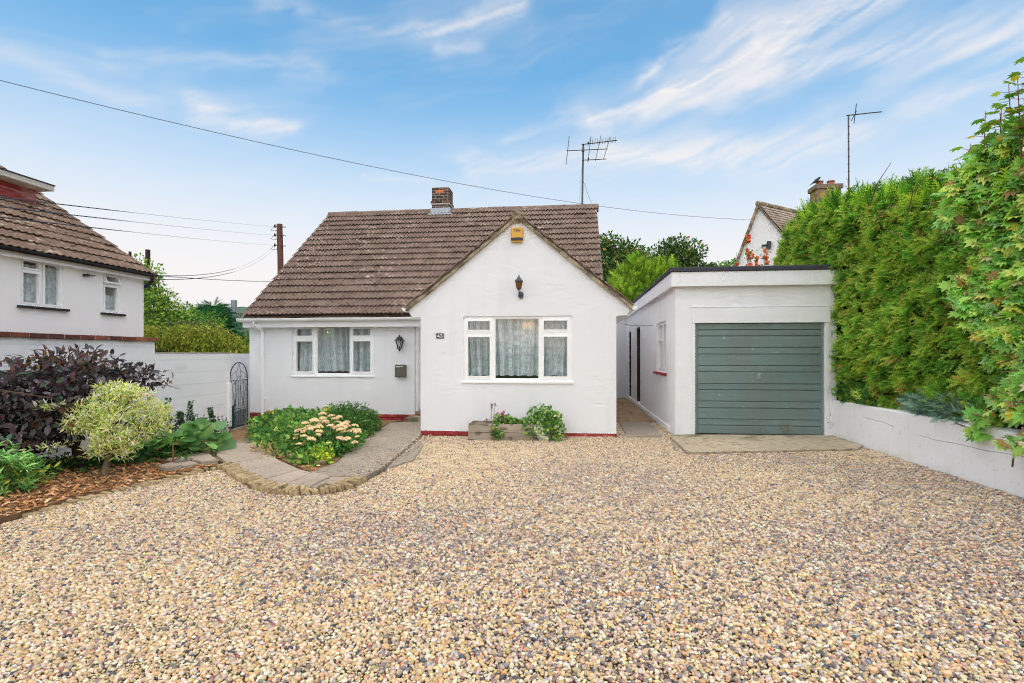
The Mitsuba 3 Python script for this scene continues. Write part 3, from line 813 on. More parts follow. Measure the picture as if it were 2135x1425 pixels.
# lamp shade behind the gable window's net, two bulbs behind the other
lk = thing('pendant_lamp', 'glowing orange pendant lamp shade behind the gable window', 'lamp')
shade = lathe([(.085, .115), (.122, 0.0), (.117, 0.0), (.080, .115), (.085, .115)], 28)
if (shade.face_normals[:, :2] * shade.triangles_center[:, :2]).sum(1)[shade.triangles_center[:, 0] ** 2 + shade.triangles_center[:, 1] ** 2 > .1005 ** 2].sum() < 0: shade.invert()
scene[lk + '__shade'] = {**mikit.ply(shade.apply_translation((-.80, YG + .42, 1.915)), 'amber', smooth=40),
                         'emitter': {'type': 'area', 'radiance': rgb((.40, .17, .045))}}
put(lk + '__cord', tube([(-.80, YG + .42, 2.02), (-.80, YG + .42, 2.34)], .004, 6), 'black_paint')
lk = thing('ceiling_lamp', 'lit lamp with two small bulbs behind the left window', 'lamp')
put(lk + '__stem', cat_([tube([(-5.50, YW + .6, 2.34), (-5.50, YW + .6, 2.0)], .006, 6), tube([(-5.50, YW + .6, 2.02), (-5.43, YW + .6, 1.99)], .005, 6)]), 'black_paint')
for (bx_, bz) in ((-5.585, 2.03), (-5.60, 1.955)):
    s_ = trimesh.creation.icosphere(subdivisions=2, radius=.020); s_.apply_translation((bx_, YW + .6, bz))
    k_ = numbered(lk + '__bulb')
    scene[k_] = {**mikit.ply(s_, 'white_paint', smooth=True), 'emitter': {'type': 'area', 'radiance': rgb((9, 5.2, 1.9))}}

# front door in the corner, step
put(B + '__door', cat_([bx(-3.30, -2.45, YW + .16, YW + .21, .25, 2.09, .004)] + [bx(-3.20 + .25 * k, -3.20 + .25 * k + .19, YW + .150, YW + .17, .40, 1.98, .008) for k in range(3)]), 'upvc')
put(B + '__door__frame', cat_([bx(-3.358, -3.30, YW + .06, YW + .22, .22, 2.088, .004), bx(-3.30, -2.45, YW + .06, YW + .22, 2.03, 2.088), bx(-3.345, -3.33, YW + .02, YW + .06, .22, 2.06)]), 'upvc')
put(B + '__door__threshold', bx(-3.355, -2.66, YW + .02, YW + .2, .15, .222, .006), 'paving_warm')
put(B + '__step', cat_([bx(-3.46, -2.675, 10.62, YW + .01, -.1, .135, .012)]), 'apron_concrete')

# tiled roofs
def tile_mesh(w=.30, g=.36, rolls=3, amp=.036, th=.046):
    n = rolls * 4; x = np.linspace(0, w, n + 1)
    h = amp * (.5 + .5 * np.cos(2 * np.pi * (x / (w / rolls) - .5))) ** 1.3
    lo = np.stack([x, x * 0, h + th], 1); hi = np.stack([x, x * 0 + g, h + .004], 1); bt = np.stack([x, x * 0 + .003, h + th - .013], 1)
    v = np.vstack([lo, hi, bt]); k = n + 1; i = np.arange(n); f = [np.stack([i + 2 * k, i + k, i + 1 + k], 1), np.stack([i + 2 * k, i + 1 + k, i + 1 + 2 * k], 1)]
    f += [np.stack([i, i + 1, i + 1 + k], 1), np.stack([i, i + 1 + k, i + k], 1)]
    f += [np.stack([i + 2 * k, i + 1 + 2 * k, i + 1], 1), np.stack([i + 2 * k, i + 1, i], 1)]
    f += [np.array([[2 * k, 0, k]]), np.array([[2 * k + n, k + n, n]])]
    return trimesh.Trimesh(v, np.vstack(f), process=False)


def place_tiles(key, origin, xdir, updir, rows, cols, m_, keep, gauge, width=.30, seed=1, most=300, rest='roof_tile', amp=.036, th=.046):
    """Courses of tiles from the eave up; keep(p) says which stand in view; the nearest 'most' are parts, the rest one part."""
    r = np.random.default_rng(seed)
    xdir, updir = unit(np.array(xdir, float)), unit(np.array(updir, float)); nd = np.cross(xdir, updir)
    tv = tile_mesh(width - .003, gauge * 1.22, amp=amp, th=th); d = mikit.ply(tv, m_, smooth=50)
    tilt = -math.atan(.020 / gauge) * .9
    spots = []
    for i in range(rows):
        for j in range(cols):
            o = np.array(origin) + xdir * (j * width) + updir * (i * gauge) + nd * .012
            if keep(o + xdir * width / 2 + updir * gauge / 2): spots.append((np.linalg.norm(o - [0, 0, CAM_H]), o))
    spots.sort(key=lambda s: s[0]); extra = []
    for k, (_, o) in enumerate(spots):
        M = np.eye(4); ty = r.normal(0, .007); dz = r.normal(0, .003)
        u2 = unit(updir + nd * (math.tan(tilt) * .0 + ty)); M[:3, 0] = xdir; M[:3, 1] = u2; M[:3, 2] = np.cross(xdir, u2); M[:3, 3] = o + nd * dz + xdir * r.normal(0, .0015)
        if k < most: again(key + '__tile', d, M)
        else:
            m = tv.copy(); m.apply_transform(M); extra.append(m)
    if extra:
        kk = put(key + '__' + rest, cat_(extra), m_, smooth=50); tag(kk, kind='stuff')


UP = np.array([0, math.cos(PITCH), math.sin(PITCH)])
SL = (RIDGE_Y - EAVE_Y) / math.cos(PITCH); ROWS = 18; GA = (SL - .02) / ROWS


def inside_gable(p):
    zr = np.interp(p[0], [-2.88, -2.43, APX, .54, .965], [2.30, 2.66, 3.88, 2.64, 2.29])
    return -2.88 < p[0] < .97 and p[2] < zr - .22 and p[1] < 13.2


put(B + '__roof', cat_([trimesh.Trimesh(*(lambda q: (q, np.array([[0, 1, 2], [0, 2, 3]])))(np.array([[RX0 + .02, EAVE_Y + .05, EAVE_Z - .02], [RX1 - .02, EAVE_Y + .05, EAVE_Z - .02], [RX1 - .02, RIDGE_Y, RIDGE_Z - .05], [RX0 + .02, RIDGE_Y, RIDGE_Z - .05]])), process=False),
                        trimesh.Trimesh(*(lambda q: (q, np.array([[0, 1, 2], [0, 2, 3]])))(np.array([[RX1 - .02, 19.1, EAVE_Z], [RX0 + .02, 19.1, EAVE_Z], [RX0 + .02, RIDGE_Y, RIDGE_Z - .02], [RX1 - .02, RIDGE_Y, RIDGE_Z - .02]])), process=False)]), 'roof_tile')
place_tiles(B + '__roof', (RX0, EAVE_Y, EAVE_Z), (1, 0, 0), UP, ROWS, 26, 'roof_tile', lambda p: not inside_gable(p), GA, seed=4, rest='upper_tile')
# ridge tiles
rd = mikit.ply(tube([(0, 0, 0), (.445, 0, 0)], .115, 14), 'roof_tile', smooth=40)
for k in range(18):
    x = RX0 - .02 + k * .437
    again(B + '__roof__ridge_tile', rd, T().translate([x, RIDGE_Y, RIDGE_Z - .055 + .012 * (k % 2) * 0 + r.normal(0, .004)]).matrix)
# verges of the main roof
for xx in (RX0 - .01, RX1 - .03):
    a = np.array([xx, EAVE_Y + .02, EAVE_Z - .05]); b = np.array([xx, RIDGE_Y, RIDGE_Z - .06])
    m = bx(-.02, .03, 0, np.linalg.norm(b - a), -.035, .03)
    M = np.eye(4); M[:3, 1] = unit(b - a); M[:3, 0] = [1, 0, 0]; M[:3, 2] = np.cross([1, 0, 0], unit(b - a)); M[:3, 3] = a; m.apply_transform(M)
    put(B + '__roof__verge', m, 'verge_mortar' if xx < 0 else 'pole_wood')
# gable roof: slab following the bell-cast slope, tiles on it, rough verge
prof = [(-2.93, 2.255), (-2.66, 2.455), (-2.43, 2.63), (APX, 3.835), (.54, 2.61), (.77, 2.44), (1.0, 2.25)]
top = LineString(prof)
put(B + '__gable_roof', extrude_xz(LineString(prof).buffer(.028, cap_style=2, join_style=2), YG - .02, 12.70), 'roof_tile')
for sg, P_ in ((1, prof[:4]), (-1, prof[3:][::-1])):
    a, b = np.array([P_[0][0], 0, P_[0][1]]), np.array([P_[3][0], 0, P_[3][1]])
    mid = np.array([P_[2][0], 0, P_[2][1]])
    up = unit(b - mid); extra = []
    tvm = tile_mesh(.297, .36, amp=.02, th=.03)
    nt = int(np.linalg.norm(b - mid) / .30)
    for i in range(nt + 2):
        for j in range(12):
            o = mid + up * ((i - 2) * .30 + .1) + np.array([0, YG - .05 + j * .30, 0])
            if i < 2: o = np.array([np.interp(i, [0, 2], [a[0], mid[0]]), o[1], np.interp(i, [0, 2], [a[2], mid[2]]) + .0])
            if o[1] > 12.6: continue
            u2 = up if i >= 2 else unit(mid - a)
            xd = np.array([0, -1, 0]) if sg > 0 else np.array([0, 1, 0]); nd = np.cross(xd, u2)
            M = np.eye(4); M[:3, 0], M[:3, 1], M[:3, 2] = xd, u2, nd; M[:3, 3] = o + nd * .012 - (xd * .297 if True else 0)
            if sg < 0: M[:3, 3] = o + nd * .012
            m = tvm.copy(); m.apply_transform(M); extra.append(m)
    kk = put(B + '__gable_roof__tile', cat_(extra), 'roof_tile_side', smooth=50); tag(kk, kind='stuff')
# mortared verge along the gable's edge
r = np.random.default_rng(77); vb = []
Lt = top.length; s = 0
while s < Lt - .02:
    p, q = top.interpolate(s), top.interpolate(min(Lt, s + .13)); dx, dz = q.x - p.x, q.y - p.y; ln = math.hypot(dx, dz)
    if ln < .02: break
    w = .036 + r.normal(0, .005)
    m = bx(-.004, ln + .004, -.040 + r.normal(0, .004), .05, -.026, w - .02, .008)
    M = np.eye(4); M[:3, 0] = [dx / ln, 0, dz / ln]; M[:3, 2] = [-dz / ln, 0, dx / ln]; M[:3, 1] = [0, 1, 0]; M[:3, 3] = [p.x, YG - .005, p.y + .004]
    m.apply_transform(M); vb.append(m); s += .13
for sg in (-1, 1):          # undercloak: thin brown strip under the mortar
    P_ = np.array(prof[:4] if sg < 0 else prof[3:]); vb.append(extrude_xz(LineString(P_ - [0, .036]).buffer(.009, cap_style=2, join_style=2), YG - .065, YG + .02))
put(B + '__gable_roof__verge', cat_(vb), 'verge_mortar')
k = 0
for sg, P_ in ((1, np.array(prof[:4])), (-1, np.array(prof[3:])[::-1])):
    L_ = LineString(P_)
    for s in np.arange(.05, L_.length - .1, .30):
        p, q = L_.interpolate(s), L_.interpolate(s + .31); dx, dz = q.x - p.x, q.y - p.y; ln = math.hypot(dx, dz)
        M = np.eye(4); tl = .075; u = np.array([dx, 0, dz]) / ln; nrm = np.array([-dz, 0, dx]) / ln * (1 if sg > 0 else -1)
        if nrm[2] < 0: nrm = -nrm
        m = bx(0, .33, -.07, .25, .0, .018, .004)
        M[:3, 0], M[:3, 1], M[:3, 2] = u, np.array([0, 1, 0]), nrm
        if np.linalg.det(M[:3, :3]) < 0: M[:3, 1] *= -1; m = bx(0, .33, -.25, .07, .0, .018, .004)
        M[:3, 3] = np.array([p.x, YG + .01, p.y]) + nrm * (.026)
        R2 = trimesh.transformations.rotation_matrix(-tl if sg > 0 else -tl, [0, 1, 0]) if np.linalg.det(M[:3, :3]) > 0 else np.eye(4)
        m.apply_transform(M @ R2); put(B + '__gable_roof__verge_tile', m, 'roof_tile')
m = tube([(APX, YG - .045, 3.825), (APX, YG + .40, 3.825)], .105, 18); put(B + '__gable_roof__ridge_tile', m, 'verge_mortar', smooth=40)
for k in range(1, 8): put(B + '__gable_roof__ridge_tile', tube([(APX, YG + .40 + .44 * (k - 1), 3.82), (APX, YG + .395 + .44 * k, 3.82)], .100, 14), 'roof_tile', smooth=40)
# fascia, gutters, downpipe, soffit
put(B + '__fascia', bx(-7.17, -2.9, 10.80, 10.825, 2.035, 2.215), 'board_white')
put(B + '__soffit', bx(-7.15, -2.70, 10.826, YW - .002, 2.035, 2.055), 'board_white')


def gutter(key, p0, p1, rad, m_='upvc'):
    """A half-round gutter with a rolled front edge between two points."""
    p0, p1 = np.array(p0, float), np.array(p1, float); L = np.linalg.norm(p1 - p0); d = (p1 - p0) / L
    n = np.array([d[1], -d[0], 0]); an = np.linspace(np.pi, 2 * np.pi, 12)
    pr = [(rad * math.cos(a), rad * math.sin(a)) for a in an] + [(rad * .92 * math.cos(a), rad * .92 * math.sin(a)) for a in an[::-1]]
    m = trimesh.creation.extrude_polygon(Polygon(pr).union(Point(rad * .97, 0).buffer(.009)).union(Point(-rad * .97, 0).buffer(.006)), L, engine='earcut')
    M = np.eye(4); M[:3, 0] = n; M[:3, 1] = [0, 0, 1]; M[:3, 2] = d; M[:3, 3] = p0
    if np.linalg.det(M[:3, :3]) < 0: M[:3, 0] *= -1
    m.apply_transform(M); mm = [m]
    for e in (p0, p1):
        c = trimesh.creation.extrude_polygon(Polygon(pr[:12]), .006, engine='earcut'); M2 = M.copy(); M2[:3, 3] = e - d * .003; c.apply_transform(M2); mm.append(c)
    k = put(key, cat_(mm), m_, smooth=35)
    for s in np.arange(.25, L, .62):
        c = trimesh.creation.extrude_polygon(Polygon([(rad * 1.08 * math.cos(a), rad * 1.08 * math.sin(a)) for a in an] + [(rad * 1.0 * math.cos(a), rad * 1.0 * math.sin(a)) for a in an[::-1]]), .035, engine='earcut')
        M2 = M.copy(); M2[:3, 3] = p0 + d * s; c.apply_transform(M2); put(k + '__bracket', c, m_)
    return k


gutter(B + '__gutter', (-7.24, 10.735, 2.215), (-2.72, 10.735, 2.222), .062)
gutter(B + '__gutter', (-2.96, 9.12, 2.27), (-2.96, 10.72, 2.28), .060)
gutter(B + '__gutter', (1.035, 9.10, 2.265), (1.035, 17.0, 2.265), .060)
put(B + '__soffit', cat_([bx(GX1 + .002, .93, YG + .245, 17.0, 2.10, 2.12), bx(.93, .955, YG + .245, 17.0, 2.10, 2.24)]), 'board_white')
dp = put(B + '__downpipe', cat_([tube([(-6.88, 10.74, 2.16), (-6.88, 10.74, 2.09), (-6.80, 10.90, 2.0), (-6.80, 10.945, 1.94), (-6.80, 10.945, -.05)], .034, 12)]), 'upvc', smooth=40)
for z in (1.46, .46): put(dp + '__collar', cat_([tube([(-6.80, 10.945, z), (-6.80, 10.945, z + .05)], .040, 12), bx(-6.86, -6.74, 10.975, 11.0, z + .01, z + .04)]), 'upvc', smooth=40)
# chimney, one brick at a time
put(B + '__chimney', cat_([bx(-3.965, -3.485, 14.665, 15.135, 5.2, 6.20), bx(-3.99, -3.46, 14.64, 15.16, 5.70, 5.80)]), 'mortar')
CB = [srgb(86, 70, 64), srgb(102, 80, 70), srgb(74, 62, 60), srgb(114, 90, 78), srgb(96, 66, 58), srgb(84, 76, 70)]
for k_, c in enumerate(CB + [srgb(222, 110, 66)]): mat(f'chimney_brick_{k_}', c, .85, specular=.2)
r = np.random.default_rng(21); z, row = 5.36, 0
while z < 6.19:
    out = .026 if 5.68 < z < 5.80 else 0.0
    x0, x1, y0, y1 = -3.975 - out, -3.475 + out, 14.655 - out, 15.145 + out
    for side in range(4):
        horiz = side < 2; a0, a1 = (x0, x1) if horiz else (y0, y1)
        s = a0 - (.115 if (row + side) % 2 else 0)
        while s < a1 - .01:
            a, b = max(s, a0 + (0 if horiz else .104)), min(s + .217, a1 - (0 if horiz else .104))
            if b - a > .02:
                kk = int(r.integers(len(CB)))
                if side == 0 and row == 9 and a < -3.72 < b: kk = len(CB)
                if horiz: brick(B + '__chimney__brick', (a + b) / 2, (y0 + .05) if side == 0 else (y1 - .05), z + .033, b - a, .063, .1, f'chimney_brick_{kk}')
                else: brick(B + '__chimney__brick', (x0 + .05) if side == 2 else (x1 - .05), (a + b) / 2, z + .033, .1, .063, b - a, f'chimney_brick_{kk}')
            s += .228
    z += .0755; row += 1
put(B + '__chimney__flashing', cat_([bx(-4.0, -3.45, 14.62, 14.652, 5.42, 5.60, .004), bx(-4.07, -3.38, 14.56, 14.63, 5.395, 5.43, .004), bx(-4.0, -3.97, 14.65, 15.16, 5.5, 5.62), bx(-3.48, -3.45, 14.65, 15.16, 5.5, 5.62)]), 'lead')

# ------------------------------------------------------------------ things fixed to the bungalow
# alarm box
ab = thing('alarm_box', 'yellow alarm bell box high under the gable apex', 'alarm box')
put(ab + '__cover', cat_([bx(-1.052, -.845, YG - .075, YG - .001, 3.435, 3.635, .012), bx(-1.048, -.849, YG - .070, YG - .001, 3.388, 3.408, .006)]), 'amber')
put(ab + '__lens', bx(-1.046, -.851, YG - .068, YG - .002, 3.4085, 3.4345, .004), 'black_paint')
cv = Polygon([(-1.051, 3.409), (-.846, 3.409), (-.846, 3.449)] + [(-.948 + .1025 * math.cos(a), 3.449 + .010 * math.sin(a)) for a in np.linspace(.1, 3.04, 10)] + [(-1.051, 3.449)])
put(ab + '__strobe', extrude_xz(cv, YG - .078, YG - .0745), 'black_paint')
t = meshkit.text_mesh('Yale', .044, .003, True); t.apply_transform(trimesh.transformations.rotation_matrix(math.pi / 2, [1, 0, 0])); w = t.bounds[1, 0] - t.bounds[0, 0]
t.apply_translation((-.949 - w / 2 - t.bounds[0, 0], YG - .0745, 3.562)); put(ab + '__lettering', t, 'navy')
# house number
np_ = thing('house_number', 'small dark plaque with white number 43 left of the gable window', 'house number')
put(np_ + '__plaque', bx(-2.386, -2.252, YG - .014, YG - .001, 1.728, 1.818, .003), 'navy')
t = meshkit.text_mesh('43', .058, .002, True); t.apply_transform(trimesh.transformations.rotation_matrix(math.pi / 2, [1, 0, 0])); w = t.bounds[1, 0] - t.bounds[0, 0]
t.apply_translation((-2.319 - w / 2 - t.bounds[0, 0], YG - .0135, 1.744)); put(np_ + '__numeral', t, 'white_paint')


def frustum(z0, z1, r0, r1, sides=6, cx=0, cy=0, t=0):
    an = np.arange(sides) * 2 * np.pi / sides + math.pi / sides
    p = [(cx + r0 * math.cos(a), cy + r0 * math.sin(a), z0) for a in an] + [(cx + r1 * math.cos(a), cy + r1 * math.sin(a), z1) for a in an]
    return trimesh.convex.convex_hull(np.array(p))


# wall lantern on the gable
wl = thing('wall_lantern', 'black wall lantern with amber glass in the middle of the gable', 'wall lantern')
lx, ly = -.905, YG - .17
put(wl + '__roof', cat_([frustum(2.685, 2.70, .078, .078, 6, lx, ly), frustum(2.70, 2.765, .070, .020, 6, lx, ly), frustum(2.765, 2.785, .020, .008, 6, lx, ly), trimesh.creation.icosphere(2, .011).apply_translation((lx, ly, 2.793))]), 'slate_blue_metal')
put(wl + '__glass', frustum(2.565, 2.684, .036, .060, 6, lx, ly), 'amber_glass')
fr = [frustum(2.548, 2.565, .030, .040, 6, lx, ly)]
for a in np.arange(6) * np.pi / 3 + np.pi / 6: fr.append(tube([(lx + .038 * math.cos(a), ly + .038 * math.sin(a), 2.562), (lx + .063 * math.cos(a), ly + .063 * math.sin(a), 2.687)], .0055, 6))
put(wl + '__frame', cat_(fr), 'black_paint')
put(wl + '__bracket', cat_([tube([(lx, ly, 2.55), (lx + .003, ly, 2.515), (lx + .01, ly + .05, 2.475), (lx + .02, YG - .02, 2.475)], .012, 8),
                            trimesh.convex.convex_hull(np.array([(lx + .02 + a, YG - (.004 if k else .028), 2.475 + b) for k in (0, 1) for (a, b) in [(-.045, .03), (0, .065), (.045, .03), (.045, -.035), (0, -.075), (-.045, -.035)]])),
                            trimesh.creation.icosphere(2, .027).apply_translation((lx + .02, YG - .04, 2.485))]), 'slate_blue_metal', smooth=30)
# hanging lantern by the door
hl = thing('hanging_lantern', 'black glazed lantern hanging from the eave beside the front door', 'lantern')
lx, ly = -3.655, 10.88
put(hl + '__cord', tube([(lx + .012, ly, 2.036), (lx + .010, ly, 1.93), (lx, ly, 1.84)], .005, 6), 'grey_metal')
put(hl + '__roof', cat_([tube([(lx, ly, 1.86), (lx, ly, 1.825)], .014, 8), lathe([(0, .085), (.03, .082), (.062, .060), (.078, .018), (.110, .004), (.112, -.006), (.0, -.006)], 20).apply_translation((lx, ly, 1.745))]), 'black_paint', smooth=30)
put(hl + '__glass', (lambda m: m)(trimesh.Trimesh(*(lambda v, f: (v, f))(*(lambda an: (np.array([(lx + R_ * math.cos(a), ly + R_ * math.sin(a), z_) for z_, R_ in ((1.565, .036), (1.738, .082)) for a in an]),
    np.array([[k, (k + 1) % 6, (k + 1) % 6 + 6] for k in range(6)] + [[k, (k + 1) % 6 + 6, k + 6] for k in range(6)])))(np.arange(6) * np.pi / 3)), process=False)), 'pane')
fr = [lathe([(0, -.05), (.012, -.045), (.014, -.02), (.03, -.012), (.040, .004), (.0, .006)], 12).apply_translation((lx, ly, 1.560))]
for a in np.arange(6) * np.pi / 3: fr.append(tube([(lx + .037 * math.cos(a), ly + .037 * math.sin(a), 1.562), (lx + .085 * math.cos(a), ly + .085 * math.sin(a), 1.742)], .007, 6))
put(hl + '__frame', cat_(fr), 'black_paint')
put(hl + '__bulb', cat_([lathe([(0, .045), (.018, .04), (.026, .02), (.022, 0), (.010, -.02), (.010, -.04), (0, -.04)], 14).apply_translation((lx, ly, 1.655))]), 'white_paint', smooth=40)
put(hl + '__lampholder', tube([(lx, ly, 1.57), (lx, ly, 1.62)], .012, 8), 'black_paint')
# letterbox
lb = thing('letterbox', 'dark grey letterbox on the wall under the hanging lantern', 'letterbox')
put(lb + '__body', bx(-3.765, -3.535, YW - .10, YW - .001, .962, 1.225, .008), 'letterbox_grey')
put(lb + '__flap', bx(-3.760, -3.560, YW - .112, YW - .1005, 1.150, 1.222, .004), 'letterbox_grey')
put(lb + '__front', bx(-3.758, -3.562, YW - .108, YW - .1005, .985, 1.142, .003), 'letterbox_grey')
put(lb + '__nameplate', bx(-3.748, -3.582, YW - .1145, YW - .1125, 1.176, 1.196), 'steel_plate')
put(lb + '__lock', tube([(-3.675, YW - .118, 1.158), (-3.675, YW - .11, 1.158)], .008, 10), 'steel_plate')

# television aerial on the ridge
r = np.random.default_rng(2)
ar = thing('television_aerial', 'tall dark television aerial with three arms on the bungalow ridge', 'aerial')
ax, ay = .287, 14.9
put(ar + '__mast', tube([(ax - .02, ay, 5.35), (ax + .015, ay, 7.335)], .026, 8), 'mast_metal', smooth=40)
put(ar + '__boom', tube([(0.253, ay - .03, 7.308), (1.222, ay - .10, 7.356)], .014, 6), 'mast_metal')
put(ar + '__boom', tube([(-0.164, ay - .03, 7.154), (0.966, ay - .05, 7.147)], .012, 6), 'mast_metal')
put(ar + '__boom', tube([(0.280, ay - .03, 6.871), (0.933, ay - .08, 6.858)], .012, 6), 'mast_metal')
for a, b in [((-0.088, 7.49), (-0.18, 6.811)), ((0.509, 7.456), (0.428, 6.851)), ((0.782, 7.47), (0.637, 6.871)), ((1.029, 7.416), (0.872, 6.932))]:
    put(ar + '__rod', tube([(a[0], ay - .20, a[1]), (b[0], ay + .10, b[1])], .0085, 5), 'mast_metal')
for x in np.arange(.482, 1.235, .07):
    put(ar + '__director', tube([(x, ay - .22, 7.364 + (x - .28) * .04), (x, ay + .05, 7.309 + (x - .28) * .04)], .006, 5), 'mast_metal')
put(ar + '__dipole', cat_([bx(0.415, 0.462, ay - .08, ay - .02, 7.302, 7.356), bx(0.421, 0.462, ay - .09, ay - .03, 6.851, 6.912)]), 'black_paint')
put(ar + '__clamp', bx(ax - .03, ax + .045, ay - .06, ay + .03, 7.127, 7.187), 'mast_metal')
put(ar + '__stay', tube([(ax + .01, ay, 6.313), (0.455, ay, 5.856), (0.576, ay, 5.587)], .0045, 5), 'mast_metal')
put(ar + '__cable', tube([(ax - .03, ay - .02, 6.730), (ax - .06, ay, 6.259), (0.193, ay, 5.573)], .0045, 5), 'grey_metal')

# ------------------------------------------------------------------ garage
G = thing('garage', 'white flat roofed garage with green up and over door', 'garage')
YF = 9.2; GXL, GXR = 1.735, 4.30
DX0, DX1, DZ0, DZ1 = 2.063, 4.118, .105, 1.968
put(G + '__front_wall', extrude_xz(Polygon([(GXL, -.2), (GXR, -.2), (GXR, 2.66), (GXL, 2.66)]).difference(hole(DX0 - .07, DX1 + .07, -.3, 2.235)), YF, YF + .22), 'lumpy_white')
SW = (10.12, 11.22, 1.10, 2.085)           # side window y0 y1 z0 z1
sw = Polygon([(YF + .22, -.2), (17.3, -.2), (17.3, 2.66), (YF + .22, 2.66)]).difference(sbox(*np.array(SW)[[0, 2, 1, 3]])).difference(sbox(13.9, .16, 14.73, 2.17)).difference(sbox(16.0, .16, 16.65, 2.14))
put(G + '__side_wall', cat_([extrude_yz(sw, GXL, GXL + .2), bx(.62, GXL, 17.3, 17.5, -.2, 2.66), bx(GXR - .2, GXR, YF + .22, 17.3, -.2, 2.66)]), 'lumpy_white')
put(G + '__plinth', bx(GXL - .022, GXL, YF + .5, 17.2, -.2, .16, .006), 'wall_white')
put(G + '__interior', cat_([bx(GXL + .25, GXR - .25, 13.0, 13.05, -.1, 2.6), bx(GXL + .21, GXR - .21, YF + .3, 17.2, -.12, -.06)]), 'room_dark')
put(G + '__fascia', cat_([bx(GXL - .085, 4.37, YF - .10, YF - .075, 2.585, 2.84, .004), bx(GXL - .085, GXL - .06, YF - .0745, 17.4, 2.585, 2.84, .004)]), 'board_white')
put(G + '__soffit', cat_([bx(GXL - .06, 4.36, YF - .074, YF + .01, 2.60, 2.615), bx(GXL - .059, GXL + .01, YF + .011, 17.4, 2.60, 2.615)]), 'board_white')
put(G + '__roof', bx(GXL - .06, 4.36, YF - .07, 17.4, 2.66, 2.835), 'felt')
put(G + '__roof__felt_edge', cat_([bx(GXL - .11, 4.39, YF - .125, YF - .04, 2.825, 2.905, .012), bx(GXL - .11, GXL - .03, YF - .0395, 17.4, 2.825, 2.905, .012)]), 'felt')
for xx in (1.80, 2.48, 3.16, 3.86):
    for zz in (2.665, 2.755): put(G + '__fascia__screw', tube([(xx, YF - .1025, zz), (xx, YF - .099, zz)], .007, 8), 'grey_metal')
# door surround and door
put(G + '__door_frame', cat_([bx(DX0 - .069, DX0 - .004, YF - .006, YF + .12, .07, DZ1 + .005, .004), bx(DX1 + .004, DX1 + .069, YF - .006, YF + .12, .07, DZ1 + .005, .004), bx(DX0 - .069, DX1 + .085, YF - .016, YF + .12, DZ1 + .006, 2.236, .004)]), 'board_white')
put(G + '__door_frame__capping', bx(DX0 - .075, DX1 + .09, YF - .024, YF, 2.2365, 2.250, .003), 'board_white')
put(G + '__door', bx(DX0, DX1, YF + .065, YF + .08, DZ0, DZ1), 'garage_green')
put(G + '__door__stile', bx(DX0, DX0 + .045, YF + .035, YF + .065, DZ0, DZ1, .004), 'garage_green')
put(G + '__door__stile', bx(DX1 - .045, DX1, YF + .035, YF + .065, DZ0, DZ1, .004), 'garage_green')
zz = [1.968, 1.855, 1.751, 1.558, 1.445, 1.252, 1.148, 0.95, 0.846, 0.652, 0.54, 0.354, 0.247, 0.105]      # the ribs' joints, top to bottom
for a, b in zip(zz[1:], zz[:-1]):
    pp = Polygon([(YF + .066, a + .011), (YF + .046, a + .011), (YF + .036, a + .014), (YF + .034, b - .008), (YF + .042, b - .001), (YF + .066, b - .001)])
    m = trimesh.creation.extrude_polygon(pp, DX1 - DX0 - .096, engine='earcut'); v = m.vertices.copy(); m.vertices = np.stack([DX0 + .048 + v[:, 2], v[:, 0], v[:, 1]], 1)
    put(G + '__door__panel', m, 'garage_green')
put(G + '__door__handle', cat_([bx(3.078, 3.124, YF + .026, YF + .036, 1.035, 1.135, .004), bx(3.094, 3.112, YF + .002, YF + .026, 1.095, 1.115, .004), bx(3.096, 3.110, YF - .004, YF + .008, 1.045, 1.115, .004)]), 'grey_metal')
# side window and doors of the garage
m = []
y0, y1, z0, z1 = SW
for (a, b, c, d) in [(y0, y1, z1 - .06, z1), (y0, y1, z0, z0 + .07), (y0, y0 + .06, z0 + .07, z1 - .06), (y1 - .06, y1, z0 + .07, z1 - .06), (10.62, 10.70, z0 + .07, z1 - .06)]:
    m.append(bx(GXL + .03, GXL + .10, a, b, c, d, .003))
m.append(bx(GXL + .035, GXL + .095, 10.70, y1 - .06, 1.71, 1.76))
put(G + '__window__frame', cat_(m), 'white_paint')
for (a, b, c, d) in [(y0 + .055, 10.625, z0 + .065, z1 - .055), (10.695, y1 - .055, z0 + .065, 1.715), (10.695, y1 - .055, 1.755, z1 - .055)]:
    put(G + '__window__pane', (np.array([[GXL + .065, a, c], [GXL + .065, b, c], [GXL + .065, b, d], [GXL + .065, a, d]]), np.array([[0, 1, 2], [0, 2, 3]])), 'pane')
put(G + '__window__sill', bx(GXL - .055, GXL + .10, y0 - .09, y1 + .12, z0 - .05, z0 - .004, .008), 'red_paint')
put(G + '__window__net', bx(GXL + .22, GXL + .23, 10.68, y1 + .1, z0 - .05, z1 + .05), 'curtain_heavy')
for (a, b, h) in ((13.9, 14.73, 2.17), (16.0, 16.65, 2.14)):
    kk = put(G + '__door', cat_([bx(GXL + .10, GXL + .14, a + .05, b - .05, .2, h - .05, .004)]), 'dark_door')
    put(kk + '__frame', cat_([bx(GXL + .02, GXL + .16, a, a + .05, .165, h, .004), bx(GXL + .02, GXL + .16, b - .05, b, .165, h, .004), bx(GXL + .02, GXL + .16, a + .05, b - .05, h - .05, h)]), 'dark_door')
    put(kk + '__step', bx(GXL - .03, GXL + .1, a, b, .05, .16, .006), 'wall_white')
labels[G + '__door'] = {'label': 'green ribbed up and over door'}
labels[G + '__door_001'] = {'label': 'nearer brown side door in the passage'}
labels[G + '__door_002'] = {'label': 'farther brown side door in the passage'}
